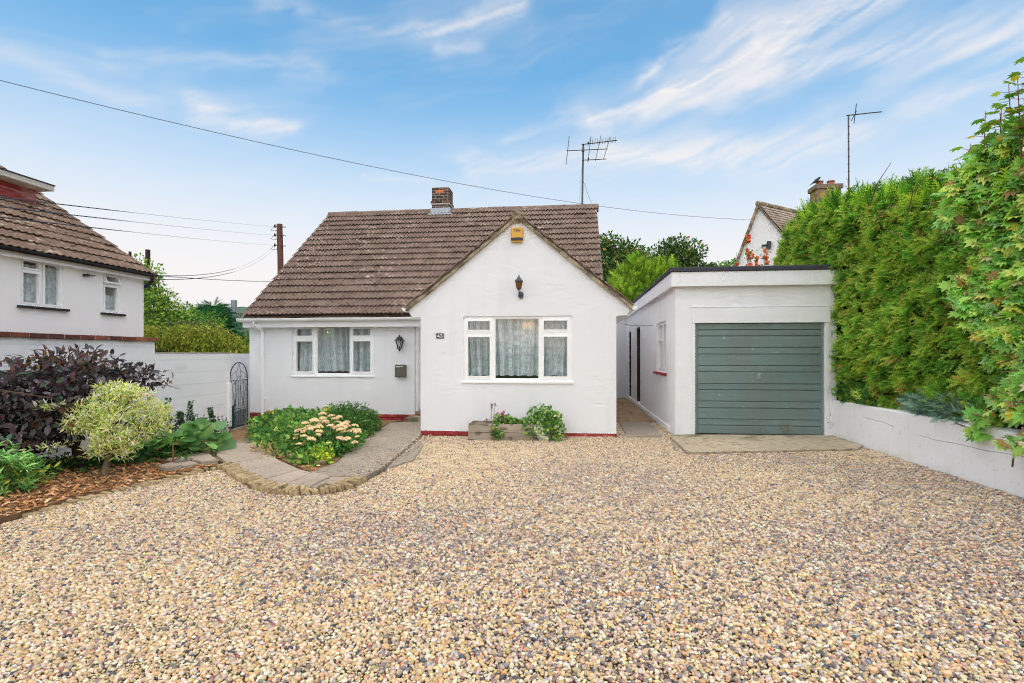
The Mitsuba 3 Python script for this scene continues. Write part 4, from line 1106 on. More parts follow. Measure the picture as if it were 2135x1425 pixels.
put(G + '__wire', tube([(1.0, 11.2, 2.09), (1.2, 11.3, 2.06), (1.5, 11.5, 2.055), (1.732, 11.8, 2.07)], .006, 6), 'mast_metal')

# ------------------------------------------------------------------ right garden wall
RW = 4.24
rw = thing('garden_wall', 'low cracked white retaining wall along the right side of the drive', 'wall')
own(rw, cat_([bx(RW, RW + .24, -1.0, 9.195, -.2, .695, .012)]), 'cracked_white')
tag(put('raised_bed', bx(RW + .24, 9.5, -1.0, 16.0, -.2, .68), 'soil'), 'raised earth bed behind the low white wall', kind='structure')
r = np.random.default_rng(13); n = 700; an = r.random(n) * 6.283
mesh, col = scatter(OVAL, np.column_stack([RW + .20 + np.abs(r.normal(0, .10, n)), r.uniform(4.5, 9.1, n), .697 + .012 * r.random(n)]), np.stack([np.cos(an), np.sin(an), r.normal(.0, .2, n)], 1), np.array([0, 0, 1.]) + r.normal(0, .3, (n, 3)), .025 + .03 * r.random(n), palette(r, n, [srgb(120, 72, 50), srgb(150, 98, 62), srgb(80, 52, 40)]))
tag(put('fallen_leaves', mesh, 'leaf_matt', color=col), 'rusty dead leaves lying on top of the low white wall', 'fallen leaves', kind='stuff')

# ------------------------------------------------------------------ left boundary wall, coping bricks, gate
LX = -6.95
bw = thing('boundary_wall', 'tall white painted wall along the left of the front garden', 'wall')
own(bw, cat_([bx(LX - .24, LX, -1.0, 8.10, -.3, 1.66), bx(LX - .22, LX - .001, 8.1, 10.05, -.4, 1.466), bx(-8.3, -8.1, 10.0, 16.0, -.4, 1.466), bx(-8.3, -7.16, 9.85, 10.049, -.4, 1.46)]), 'wall_white')
put(bw + '__capping', bx(LX - .24, LX + .012, 8.102, 10.06, 1.4665, 1.485, .005), 'paving')
put(bw + '__post', bx(LX - .03, LX + .05, 9.96, 10.045, -.02, .86, .006), 'white_paint')
r = np.random.default_rng(31)
for k, c in enumerate([srgb(128, 78, 62), srgb(104, 58, 48), srgb(146, 92, 70), srgb(88, 54, 46), srgb(118, 66, 50), srgb(160, 118, 96)]):
    mat(f'coping_brick_{k}', proc((lambda c_: lambda p, n, uv: mi.Color3f(*[float(x) for x in c_]) * (.55 + .9 * fbm(p.x * 17, p.y * 17, p.z * 25, 3)))(c)), .85)
y = 8.12; k = 0
while y > .5:
    L_ = .222 + r.normal(0, .004)
    brick(bw + '__brick', LX - .085 + r.normal(0, .004), y - L_ / 2, 1.692 + r.normal(0, .0025), .27, .062 + (.004 if k % 3 else 0), L_, f'coping_brick_{int(r.integers(6))}')
    y -= L_ + .012; k += 1
put(bw + '__mortar', bx(LX - .21, LX + .038, .5, 8.11, 1.661, 1.712), 'mortar')
# gate
gt = thing('garden_gate', 'black wrought iron arched gate between white wall and bungalow', 'gate')
P0, P1 = np.array([-6.99, 10.10]), np.array([-7.06, 10.80])


def gp(u, z): return np.array([*(P0 + (P1 - P0) * u), z])


def gline(uz, rad, sides=6): return tube([gp(u, z) for u, z in uz], rad, sides)


def scroll(u, z, ru, rz, a0, turn, n=14):
    pts = []
    for t_ in np.linspace(0, 1, n):
        q = 1 - .72 * t_; a = a0 + turn * t_ * 4.6
        pts.append((u + ru * q * math.cos(a), z + rz * q * math.sin(a)))
    return pts


arch = [(0, -.10), (0, .93)] + [(.5 - .5 * math.cos(a), .93 + .345 * math.sin(a)) for a in np.linspace(0, math.pi, 17)[1:-1]] + [(1, .93), (1, -.10)]
put(gt + '__frame', cat_([gline(arch, .011, 8), gline([(0, .90), (1, .90)], .008), gline([(0, -.06), (1, -.06)], .009), gline([(0, .30), (1, .30)], .007)]), 'black_iron')
for u in (.11, .30, .47, .58, .76, .92): put(gt + '__bar', gline([(u, -.06), (u, .90)], .0055), 'black_iron')
for c_ in (.29, .75):
    for s_ in (-1, 1):
        put(gt + '__scroll', gline([(c_ + s_ * .17, .84), (c_ + s_ * .14, .72), (c_ + s_ * .02, .42), (c_, .33)], .0045), 'black_iron')
        put(gt + '__scroll', gline([(c_ + s_ * .02, .16), (c_ + s_ * .13, -.02)], .0045), 'black_iron')
        for zz_, up_ in ((.845, 1), (.37, 1), (.23, -1)):
            put(gt + '__scroll', gline(scroll(c_ + s_ * .085, zz_, .07, .045, math.pi / 2 * (1 if s_ > 0 else 1), s_ * up_), .0042, 5), 'black_iron')
for s_ in (-1, 1):
    put(gt + '__scroll', gline([(.5, 1.27), (.5 + s_ * .10, 1.10), (.5 + s_ * .13, .98), (.5 + s_ * .06, .93)], .0045), 'black_iron')
    put(gt + '__scroll', gline([(.5 + s_ * .12, 1.10), (.5 + s_ * .30, 1.05), (.5 + s_ * .46, .99)], .0045), 'black_iron')
    put(gt + '__scroll', gline(scroll(.5 + s_ * .06, .955, .055, .04, 0 if s_ > 0 else math.pi, s_), .0042, 5), 'black_iron')
    put(gt + '__scroll', gline(scroll(.5 + s_ * .41, .945, .055, .04, math.pi if s_ > 0 else 0, -s_), .0042, 5), 'black_iron')
put(gt + '__latch', cat_([bx(-6.985, -6.955, 9.97, 10.11, .80, .83, .003), bx(-6.985, -6.962, 9.965, 9.985, .735, .83, .003)]), 'black_iron')
mat('green_mesh', proc(lambda p, n, uv: mix((.008, .055, .045), (.02, .11, .095), noise(p.y * 60, p.z * 9, 1.))), .7)
gm = [gp(u, z) + np.array([-.03, 0, 0]) for u, z in [(-.06, -.12), (.34, -.12), (.34, .38), (-.04, .36)]]
put(gt + '__netting', trimesh.convex.convex_hull(np.array(gm + [q + np.array([-.012, 0, 0]) for q in gm])), 'green_mesh')
gm = [gp(u, z) + np.array([-.03, 0, 0]) for u, z in [(.35, -.12), (.98, -.12), (.98, .27), (.35, .24)]]
mat('grey_mesh', (.20, .23, .24), .7)
put(gt + '__mesh_panel', trimesh.convex.convex_hull(np.array(gm + [q + np.array([-.012, 0, 0]) for q in gm])), 'grey_mesh')
tag(put('timber_board', trimesh.convex.convex_hull(np.array([(-6.96, 10.02, z) for z in (-.19, -.09)] + [(-6.90, 10.02, z) for z in (-.19, -.09)] + [(-7.02, 10.75, z) for z in (-.19, -.09)] + [(-6.96, 10.75, z) for z in (-.19, -.09)])), 'old_wood'), 'brown timber board lying along the foot of the iron gate', 'board')

# ------------------------------------------------------------------ left neighbour's house
N = thing('neighbour_house', 'white rendered house with brown tiled roof and red clad dormer at left', 'house')
NX, NY = -7.2, 8.15
W1, W2 = (6.145, 6.735, 2.095, 2.735), (7.375, 7.69, 2.095, 2.725)
nw = Polygon([(-3, 1.2), (NY, 1.2), (NY, 2.76), (-3, 2.76)])
for w in (W1, W2): nw = nw.difference(sbox(w[0], w[2], w[1], w[3]))
put(N + '__wall', cat_([extrude_yz(nw, NX - .25, NX), bx(-13, NX - .25, NY - .25, NY, -.4, 2.7)]), 'neighbour_render')
put(N + '__room', cat_([bx(-9.0, -8.9, -3, NY - .26, 0, 2.7), bx(-8.9, NX - .26, -3, NY - .26, 2.76, 2.79), bx(-8.9, NX - .26, -3, NY - .26, 1.1, 1.13), bx(-8.9, NX - .26, 7.0, 7.04, 1.13, 2.76)]), 'room_dark')
NP = math.radians(33.5)


def nwindow(w, cols):
    key = numbered(N + '__window'); y0, y1, z0, z1 = w; fm = []
    t = .026
    for (a, b, c, d) in [(y0, y1, z1 - t, z1), (y0, y1, z0, z0 + t), (y0, y0 + t, z0 + t, z1 - t), (y1 - t, y1, z0 + t, z1 - t)]: fm.append(bx(NX - .09, NX - .02, a, b, c, d, .003))
    for (a, b, rows) in cols:
        ya, yb = y0 + (y1 - y0) * a, y0 + (y1 - y0) * b
        if a > 0: fm.append(bx(NX - .089, NX - .021, ya - .014, ya + .014, z0 + t, z1 - t))
        for (c, d, op) in rows:
            za, zb = z0 + (z1 - z0) * c, z0 + (z1 - z0) * d
            if c > 0: fm.append(bx(NX - .088, NX - .022, ya + (.02 if a else t), yb - (.02 if b < 1 else t), za - .012, za + .012))
            pa, pb, pc, pd = ya + (.022 if a else t), yb - (.022 if b < 1 else t), za + (.014 if c else t), zb - (.014 if d < 1 else t)
            o = sbox(pa, pc, pb, pd); inn = o.buffer(-.020, join_style=2)
            M = np.eye(4)
            if op == 2:   # top light held open
                M = trimesh.transformations.rotation_matrix(math.radians(-20), [0, 1, 0], [NX - .02, 0, pd])
            m = extrude_yz(o.difference(inn), NX - .06, NX - .008); m.apply_transform(M); put(key + '__sash', m, 'upvc')
            q = inn.bounds; pv = np.array([[NX - .04, q[0], q[1]], [NX - .04, q[2], q[1]], [NX - .04, q[2], q[3]], [NX - .04, q[0], q[3]]])
            pv = trimesh.transformations.transform_points(pv, M); put(key + '__pane', (pv, np.array([[0, 1, 2], [0, 2, 3]])), 'pane')
    put(key + '__frame', cat_(fm), 'upvc')
    put(key + '__sill', bx(NX - .03, NX + .05, y0 - .045, y1 + .06, z0 - .035, z0 - .002, .005), 'black_paint')
    return key


k1 = nwindow(W1, [(0, .50, [(0, .74, 0), (.74, 1, 0)]), (.50, 1, [(0, 1, 0)])])
k2 = nwindow(W2, [(0, 1, [(0, .70, 0), (.70, 1, 2)])])
labels[k1] = {'label': 'two light window nearer the left edge'}; labels[k2] = {'label': 'narrow window with its top light held open'}


def side_curtain(x, y0, y1, z0, z1, seed, label):
    r = np.random.default_rng(seed); ny = 60; y = np.linspace(y0, y1, ny); v = []
    for z in (z0, z1): v.append(np.stack([x + .018 * np.sin(y * 60 + r.random() * .3), y, y * 0 + z], 1))
    i = np.arange(ny - 1); f = np.vstack([np.stack([i, i + 1, i + 1 + ny], 1), np.stack([i, i + 1 + ny, i + ny], 1)])
    return tag(put('net_curtain', (np.vstack(v), f), 'lace', smooth=True), label, 'net curtain')


side_curtain(NX - .10, 6.16, 6.72, 2.11, 2.66, 4, 'lacy net curtain inside the left neighbour’s wider window'.replace('’', "'"))
side_curtain(NX - .10, 7.38, 7.68, 2.11, 2.38, 5, "half height net curtain inside the neighbour's narrow window")
EX = -7.10
put(N + '__fascia', bx(EX - .025, EX, -3, 8.20, 2.695, 2.775), 'board_white')
put(N + '__soffit', bx(NX + .001, EX - .026, -3, 8.20, 2.70, 2.712), 'board_white')
gutter(N + '__gutter', (EX + .036, 8.26, 2.795), (EX + .036, -1.0, 2.795), .034, 'black_paint')
put(N + '__downpipe', tube([(EX + .02, 8.20, 2.77), (EX + .02, 8.20, 2.70), (NX - .03, 8.22, 2.60), (NX - .2, 8.24, 2.57)], .030, 10), 'black_paint', smooth=40)
NUP = np.array([-math.cos(NP), 0, math.sin(NP)]); NE = np.array([EX + .055, 8.22, 2.775])
a, b = NE - [0, 0, .03], NE + NUP * 4.6 - [0, 0, .03]
put(N + '__roof', trimesh.Trimesh(np.array([a, a - [0, 11.4, 0], b - [0, 11.4, 0], b]), np.array([[0, 2, 1], [0, 3, 2]]), process=False), 'roof_tile_side')
place_tiles(N + '__roof', NE - [0, 9.0, 0], (0, 1, 0), NUP, 14, 30, 'roof_tile_side', lambda p: p[1] > 2.2, .285, seed=6, most=290, rest='far_tile', amp=.020, th=.036)
m = bx(-.02, .03, 0, 4.2, -.05, .020); M = np.eye(4); M[:3, 1] = NUP; M[:3, 0] = [0, 1, 0]; M[:3, 2] = np.cross([0, 1, 0], NUP); M[:3, 3] = NE; m.apply_transform(M)
put(N + '__roof__verge', m, 'verge_mortar')
m = trimesh.Trimesh(np.array([[NX - .1, NY - .001, 2.68], [-11, NY - .001, 2.68], [-11, NY - .001, 2.68 + 3.9 * math.tan(NP)]]), np.array([[0, 1, 2]]), process=False); put(N + '__gable_end', m, 'neighbour_render')
# dormer
dm = N + '__dormer'; FX, FY = -8.62, 7.60
put(dm, bx(FX - 2.0, FX - .03, 2.0, FY - .03, 3.2, 4.09), 'pole_wood')
mat('red_boards', proc(lambda p, n, uv: mix(mix((.28, .035, .038), (.42, .075, .07), fbm(p.y * 3, p.z * 9, 1., 4)), (.46, .26, .24), smoothstep(.56, .72, fbm(p.y * 5, p.z * 26, 8., 3)) * .8)), .7)
for k in range(9):
    z = 3.59 + k * .056
    put(dm + '__board', trimesh.convex.convex_hull(np.array([(FX + q, yy, z + h) for (q, h) in ((.012, 0), (-.005, .058), (-.03, .058), (-.03, 0)) for yy in (2.0, FY)])), 'red_boards')
mat('grey_boards', proc(lambda p, n, uv: mix((.34, .33, .29), (.62, .60, .54), fbm(p.y * 4, p.z * 20, 1., 4))), .8)
put(dm + '__fascia', cat_([bx(FX + .20, FX + .225, 2.0, 7.70, 4.105, 4.185), bx(FX - 2.0, FX + .20, 7.675, 7.70, 4.105, 4.185)]), 'grey_boards')
put(dm + '__soffit', bx(FX - 2, FX + .199, 2.0, 7.674, 4.096, 4.107), 'grey_boards')
put(dm + '__roof', bx(FX - 2, FX + .235, 2.0, 7.71, 4.187, 4.205), 'felt')

# ------------------------------------------------------------------ far house on the right
H = thing('gabled_house', 'distant white gabled cottage with stone tiled roof behind the conifer hedge', 'house')
ya, yb = 21.9, 22.2
ap, hl_, hr_ = (7.40, 7.30), (6.50, 4.55), (8.78, 5.30)
# its gable end faces the passage side; the ridge runs back to the right
e1 = unit(np.array([.62, -.78, 0.])); rdg = unit(np.array([.80, .60, 0.]))
A = np.array([7.40, 22.0, 7.36]); Lp = np.array([6.25, 22.9, 3.6]); Rp = np.array([9.3, 20.55, 4.0])
hv = np.array([A, Lp, Rp, [Lp[0], Lp[1], 0], [Rp[0], Rp[1], 0]])
put(H + '__wall', trimesh.Trimesh(np.vstack([hv, hv + rdg * .3]), np.array([[0, 1, 2], [1, 3, 2], [2, 3, 4], [5, 7, 6], [6, 7, 8], [7, 9, 8]]), process=False), 'neighbour_render')
q = [A + [0, 0, .06] - rdg * .12, Rp + [.05, 0, .02] - rdg * .12 + (Rp - A) * .06, Rp + [.05, 0, .02] + rdg * 8 + (Rp - A) * .06, A + [0, 0, .06] + rdg * 8]
put(H + '__roof', trimesh.Trimesh(np.array(q + [x - [0, 0, .10] for x in q]), np.array([[0, 1, 2], [0, 2, 3], [0, 4, 5], [0, 5, 1], [3, 2, 6], [3, 6, 7]]), process=False), 'roof_tile')
q2 = [A + [0, 0, .06] - rdg * .12, Lp - rdg * .12 + (Lp - A) * .06, Lp + rdg * 8 + (Lp - A) * .06, A + [0, 0, .06] + rdg * 8]
put(H + '__roof', trimesh.Trimesh(np.array(q2 + [x - [0, 0, .10] for x in q2]), np.array([[0, 2, 1], [0, 3, 2], [0, 5, 4], [0, 1, 5]]), process=False), 'roof_tile')
dn = unit(Rp - A); slop = np.linalg.norm(Rp - A); nrm = unit(np.cross(rdg, dn)); nrm = nrm if nrm[2] > 0 else -nrm
mat('stone_tile', proc(lambda p, n, uv: mix((.16, .12, .095), (.36, .29, .24), .6 * cell_rand(dr.floor(p.x * 4 + p.y * 4), dr.floor(p.z * 5.2), 1) + .5 * fbm(p.x * 5, p.z * 5, p.y * 5, 3))), .9)
nr = 26
for k in range(nr):
    st = .10 + k * (slop - .1) / nr; a = A + [0, 0, .06] + dn * st - rdg * .13; b = a + rdg * 7.5; h = (slop - .1) / nr
    v = np.array([a + nrm * .022, a + dn * h * 1.05 + nrm * .05, b + dn * h * 1.05 + nrm * .05, b + nrm * .022, a + dn * h * 1.05, b + dn * h * 1.05])
    put(H + '__roof__slate_row', trimesh.Trimesh(v, np.array([[0, 1, 2], [0, 2, 3], [1, 4, 5], [1, 5, 2]]), process=False), 'stone_tile')
put(H + '__roof__ridge', tube([A + [0, 0, .08] - rdg * .13, A + [0, 0, .08] + rdg * 7.8], .10, 10), 'verge_mortar', smooth=40)
put(H + '__verge_board', cat_([tube([A - rdg * .1, Lp - rdg * .1], .06, 4), tube([A - rdg * .1, Rp - rdg * .1], .035, 4)]), 'verge_mortar')
put(H + '__security_light', cat_([tube([(7.40, 21.75, 5.72), (7.62, 21.68, 5.72)], .045, 8), tube([(7.62, 21.66, 5.58), (7.66, 21.70, 5.86)], .085, 8)]), 'black_paint')
mat('lichen_brick', proc(lambda p, n, uv: mix(mix((.13, .10, .085), (.26, .18, .14), fbm(p.x * 9, p.z * 12, p.y * 9, 3)), (.34, .25, .06), smoothstep(.5, .66, fbm(p.x * 5 + 3, p.z * 5, p.y * 5, 3)))), .9)
c0 = np.array([11.0, 24.3]); cw = bx(-.68, .68, -.35, .35, 5.5, 8.72, .02)
put(H + '__chimney', cat_([bx(10.40, 11.36, 23.9, 24.6, 5.5, 8.52, .015), bx(10.32, 11.44, 23.85, 24.65, 8.52, 8.72, .02)]), 'lichen_brick')
for xx in (10.62, 11.08): put(H + '__chimney__pot', lathe([(.16, 0), (.135, .15), (.155, .155), (.16, .20), (.13, .20), (.12, .05)], 16).apply_translation((xx, 24.2, 8.72)), 'terracotta', smooth=40)
# crow-like bird
bd = thing('bird', 'dark bird perched on the edge of the far chimney', 'bird')
import manifold3d as m3


def hull_chain(js):
    parts = []
    for (p, ra), (q, rb) in zip(js[:-1], js[1:]):
        parts.append(m3.Manifold.hull(m3.Manifold.sphere(ra, 16).translate(p) + m3.Manifold.sphere(rb, 16).translate(q)))
    out = parts[0]
    for x in parts[1:]: out = out + x
    return out


bb = np.array([10.40, 23.95, 8.86])
bird = hull_chain([(tuple(bb + [-.20, 0, -.10]), .022), (tuple(bb + [-.08, 0, -.02]), .050), (tuple(bb + [.01, 0, .05]), .075), (tuple(bb + [.07, 0, .10]), .055), (tuple(bb + [.105, 0, .150]), .042), (tuple(bb + [.16, 0, .150]), .010)])
bird = bird + hull_chain([(tuple(bb + [-.28, 0, -.16]), .012), (tuple(bb + [-.10, 0, -.03]), .035)])
mat('bird_grey', (.035, .035, .04), .7)
put(bd + '__body', bird, 'bird_grey', smooth=40)
put(bd + '__leg', tube([bb + [.02, .02, -.01], bb + [.03, .02, -.14]], .007, 5), 'bird_grey'); put(bd + '__leg', tube([bb + [.02, -.02, -.01], bb + [.03, -.02, -.14]], .007, 5), 'bird_grey')
a2 = thing('television_aerial', 'slim aerial on a banded pole above the conifer hedge', 'aerial')
put(a2 + '__mast', tube([(11.72, 24, 8.0), (11.70, 24, 11.62)], .030, 8), 'mast_metal', smooth=40)
for z in np.arange(8.9, 11.6, .32): put(a2 + '__band', tube([(11.71, 24, z), (11.71, 24, z + .035)], .038, 8), 'black_paint')
put(a2 + '__boom', tube([(11.62, 24, 11.64), (12.86, 23.7, 11.60)], .024, 6), 'mast_metal')
put(a2 + '__rod', tube([(11.82, 23.6, 11.95), (12.02, 24.2, 11.36)], .016, 5), 'mast_metal'); put(a2 + '__rod', tube([(11.98, 23.9, 11.78), (11.86, 24.1, 11.44)], .016, 5), 'mast_metal')

# ------------------------------------------------------------------ poles and cables
tp = thing('telegraph_pole', 'reddish brown telegraph pole with wire brackets left of the bungalow roof', 'pole')
put(tp + '__pole', tube([(-14.98, 26, -.5), (-15.20, 26, 8.24)], [.17, .145], 14), 'pole_wood', smooth=40)
for z in (7.649, 8.103, 7.120):
    put(tp + '__bracket', cat_([tube([(-15.05 - .30, 25.9, z), (-15.12 + .32, 25.9, z - .05)], .022, 6), tube([(-15.40, 25.9, z - .06), (-15.40, 25.9, z + .09)], .045, 8)]), 'black_paint')
    put(tp + '__lead', tube([(-15.45, 25.9, z), (-15.62, 25.9, z - .18), (-15.35, 25.9, z - .24), (-15.2, 25.9, z - .1)], .014, 5), 'black_paint')
p2 = thing('telegraph_pole', 'dark stub of a thick pole behind the left neighbour\'s roof', 'pole')
put(p2 + '__pole', tube([(-17.48, 20, -.5), (-17.48, 20, 5.78)], [.10, .09], 12), 'bark_dark', smooth=40)
p3 = thing('telegraph_pole', 'thin dark pole top farther left behind the neighbour\'s roof', 'pole')
put(p3 + '__pole', tube([(-23.77, 26, -.5), (-23.77, 26, 7.0)], [.08, .07], 10), 'bark_dark', smooth=40)
sp = thing('steel_gantry', 'blue grey steel post with a lattice arm beyond the white wall', 'gantry')
put(sp + '__post', cat_([bx(-27.60, -27.22, 40, 40.3, -.5, 5.86, .02), bx(-27.75, -27.20, 39.9, 40.2, 1.5, 2.6, .02)]), 'steel_blue')
put(sp + '__arm', cat_([bx(-27.2, -24.0, 39.95, 40.05, 2.48, 2.60), bx(-27.2, -24.0, 39.95, 40.05, 1.92, 2.02)] + [bx(x, x + .22, 39.96, 40.04, 2.02, 2.48) for x in np.arange(-27.1, -24, .52)]), 'steel_blue')
put(sp + '__hook', cat_([tube([(-27.8, 39.9, 4.82), (-26.65, 39.9, 4.70), (-26.65, 39.9, 4.25)], .035, 6)]), 'black_paint')


def cable(label, a, b, sag, rad, n=24, m_='black_paint', name='overhead_cable'):
    a, b = np.array(a, float), np.array(b, float); t_ = np.linspace(0, 1, n)[:, None]
    return tag(put(name, tube(a + (b - a) * t_ - np.array([0, 0, 4 * sag]) * t_ * (1 - t_), rad, 5), m_), label, 'cable')


cable('longest cable, sweeping down across the whole sky towards the right', (-11.5, 7.6, 6.55), (8.0, 23.5, 7.15), .62, .0065, 40)
for z1, z0, lab in ((8.103, 3.362, 'uppermost of the three wires running to the brown pole'), (7.649, 3.248, 'middle of the three wires running to the brown pole'), (7.120, 3.122, 'lowest of the three wires running to the brown pole')):
    a, b = np.array([-6.79, 5.56, z0]), np.array([-15.40, 25.9, z1])
    cable(lab, a - .25 * (b - a), b, .06, np.where(np.arange(24) < 8, .008, .003), 24)
cable('upper curved service wire from the neighbour\'s wall bracket to the pole', (NX + .08, 7.10, 2.71), (-15.40, 25.9, 7.15), .62, np.where(np.arange(24) < 12, .008, .003))
cable('lower curved service wire from the neighbour\'s wall bracket to the pole', (NX + .08, 7.05, 2.62), (-15.40, 25.9, 6.95), .58, np.where(np.arange(24) < 12, .008, .003))
cable('single wire from the neighbour\'s eave to the bungalow roof', (EX + .04, 8.24, 2.79), (-7.0, 11.8, 3.17), .02, .0055)
put(N + '__wall_bracket', cat_([bx(NX, NX + .09, 7.03, 7.06, 2.60, 2.64), bx(NX, NX + .09, 7.07, 7.10, 2.70, 2.74)]), 'black_iron')

# ------------------------------------------------------------------ plants: hedge and climber on the right
L_YG, L_G, L_DG = srgb(150, 180, 52), srgb(96, 142, 42), srgb(52, 92, 30)


def hedge_top(y): return np.interp(y, [5.8, 6.9, 7.7, 8.6, 9.4, 10.2, 11.0, 11.8, 12.4], [3.25, 3.42, 3.58, 3.85, 4.0, 4.12, 4.1, 3.6, 2.9])


def hedge_surface(r, n):
    """Points and outward directions on the hedge's face, rounded top and far end."""
    y = r.uniform(5.9, 12.5, n); u = r.random(n)
    zt = hedge_top(y); s = u * (zt - .72 + 1.15)
    face = s < zt - .72 - .25
    a = np.clip((s - (zt - .97)) / .55, 0, 1) * (math.pi / 2)
    z = np.where(face, .72 + s, zt - .25 + .25 * np.sin(a))
    x = np.where(face, 4.30, 4.55 - .25 * np.cos(a)) + np.where(s > zt - .97 + .55, s - (zt - .42), 0)
    far = np.clip((y - 11.7) / .8, 0, 1); x = x + .5 * far ** 2
    p = np.stack([x, y, z], 1)
    o = np.stack([-np.cos(a), -.12 + .5 * far, np.sin(a)], 1); o[face] = [-1, -.12, .05]
    b = meshkit.fbm(p * [1, 1.5, 1.25], 3, 41) - .5; b2 = meshkit.fbm(p * [3., 4.2, 3.6], 3, 43) - .5
    low = np.clip((1.5 - z) / .8, 0, 1)
    d = .32 * b + .34 * b2 - .12 * low; d = np.where(y > 9.2, np.minimum(d, .06), d)
    return p + unit(o) * d[:, None], unit(o), d


hg = thing('conifer_hedge', 'tall clipped bright green conifer hedge behind the low right wall', 'hedge')
r = np.random.default_rng(11); parts = []
for k, (nc, per, size) in enumerate([(2600, 8, .115), (2300, 8, .10), (900, 9, .15)]):
    p, o, d = hedge_surface(r, nc); nc = len(p)
    cd = unit(o * .60 + np.array([-.05, -.20, .22]) + .42 * r.standard_normal((nc, 3)))
    side = unit(np.cross(cd, r.standard_normal((nc, 3))))
    L_ = r.uniform(.12, .22, nc); base = p - cd * (L_ * .75)[:, None]
    ct = palette(r, nc, [srgb(124, 170, 54), srgb(96, 144, 48), srgb(158, 194, 70), srgb(70, 114, 40)], [3, 3, 2.2, 2.4], .22)
    ct[r.random(nc) < .02] = srgb(140, 108, 60)
    t_ = np.tile(np.linspace(0, 1, per), nc); m = nc * per
    cdr = np.repeat(cd, per, 0); sdr = np.repeat(side, per, 0) * np.where(np.arange(m) % 2, 1, -1)[:, None]; Lr = np.repeat(L_, per)
    q = np.repeat(base, per, 0) + cdr * (t_ * Lr)[:, None] + np.array([0, 0, -.06]) * (t_ ** 2)[:, None] + .010 * r.standard_normal((m, 3))
    y = unit(cdr * .9 + sdr * (.65 * (1 - .6 * t_))[:, None] + np.array([0, 0, -.25]) * t_[:, None] + .22 * r.standard_normal((m, 3)))
    z = unit(np.repeat(o, per, 0) * .6 + np.array([0, -.3, .7]) + .25 * r.standard_normal((m, 3)))
    c = np.repeat(ct, per, 0) * (1 + .10 * r.standard_normal((m, 1)))
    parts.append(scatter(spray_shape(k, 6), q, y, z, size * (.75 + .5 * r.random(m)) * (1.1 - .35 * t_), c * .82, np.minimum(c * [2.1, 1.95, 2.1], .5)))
p, o, d = hedge_surface(r, 2600); keep = (p[:, 2] > hedge_top(p[:, 1]) - .22); p, o = p[keep], o[keep]; m = len(p)
y = unit(np.array([-.15, -.1, 1.]) + .45 * r.standard_normal((m, 3)))
parts.append(scatter(spray_shape(9, 7), p, y, unit(r.standard_normal((m, 3))), .16 + .16 * r.random(m), palette(r, m, [L_G, L_DG, L_YG], None, .15)))
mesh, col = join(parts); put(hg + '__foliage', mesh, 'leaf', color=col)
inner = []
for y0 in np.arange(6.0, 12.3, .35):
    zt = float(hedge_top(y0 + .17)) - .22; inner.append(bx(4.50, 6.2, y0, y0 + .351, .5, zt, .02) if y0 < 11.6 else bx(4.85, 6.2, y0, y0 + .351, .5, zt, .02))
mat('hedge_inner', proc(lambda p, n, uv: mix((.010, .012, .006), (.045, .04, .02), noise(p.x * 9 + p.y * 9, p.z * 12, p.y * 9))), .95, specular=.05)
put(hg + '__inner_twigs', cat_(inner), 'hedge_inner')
tw = []
for (x, y, z, dx, dy, dz) in [(4.18, 8.0, 3.55, -.02, -.55, .42), (4.2, 7.6, 3.1, -.02, -.5, -.22), (4.15, 7.1, 3.2, .0, -.35, .35), (4.2, 7.9, 3.3, -.05, -.6, .1)]:
    tw.append(tube([(x, y, z), (x - .04, y + dy * .5, z + dz * .5 + .03), (x + dx, y + dy, z + dz)], [.007, .006, .003], 5))
for k in range(16):
    y = r.uniform(6.6, 9.8); x = 4.5 + r.uniform(0, .5); z = float(hedge_top(y)); h = r.uniform(.2, .42)
    tw.append(tube([(x, y, z - .1), (x - .03, y - .05, z + h * .5), (x - .02 - .1 * r.random(), y - .15 * r.random(), z + h)], [.006, .005, .002], 4))
tag(put(hg + '__twig', cat_(tw), 'bark'), kind='stuff')

cl = thing('maple_bush', 'leafy maple thicket with lobed yellow green leaves at the right edge', 'bush')
r = np.random.default_rng(17)


def maple_surface(r, n):
    z = r.uniform(.62, 4.3, n) ; edge = np.interp(z, [.6, 1.0, 1.6, 2.2, 2.8, 3.2, 3.5, 3.8, 4.05, 4.3], [6.15, 5.95, 5.95, 6.45, 6.60, 6.75, 6.6, 5.9, 5.25, 4.7])
    edge = edge + .35 * (meshkit.fbm(np.stack([z * 2.1, z * 0, z * 0 + 3], 1), 3, 8) - .5)
    y = edge - np.abs(r.normal(0, 1.0, n)); y = np.where(y < 3.2, r.uniform(3.2, 5.6, n), y)
    p = np.stack([np.full(n, 4.22), y, z], 1)
    b = meshkit.fbm(p * [1, 1.9, 1.6], 3, 51) - .5
    x = 4.28 - .65 * b - .12 * np.clip((1.2 - z) / .6, 0, 1) + .25 * np.clip((z - 3.2) / .7, 0, 1) + np.abs(r.normal(0, .10, n))
    p[:, 0] = x
    keep = (meshkit.fbm(p * [2.6, 2.6, 2.6], 3, 57) > .40)
    return p[keep]


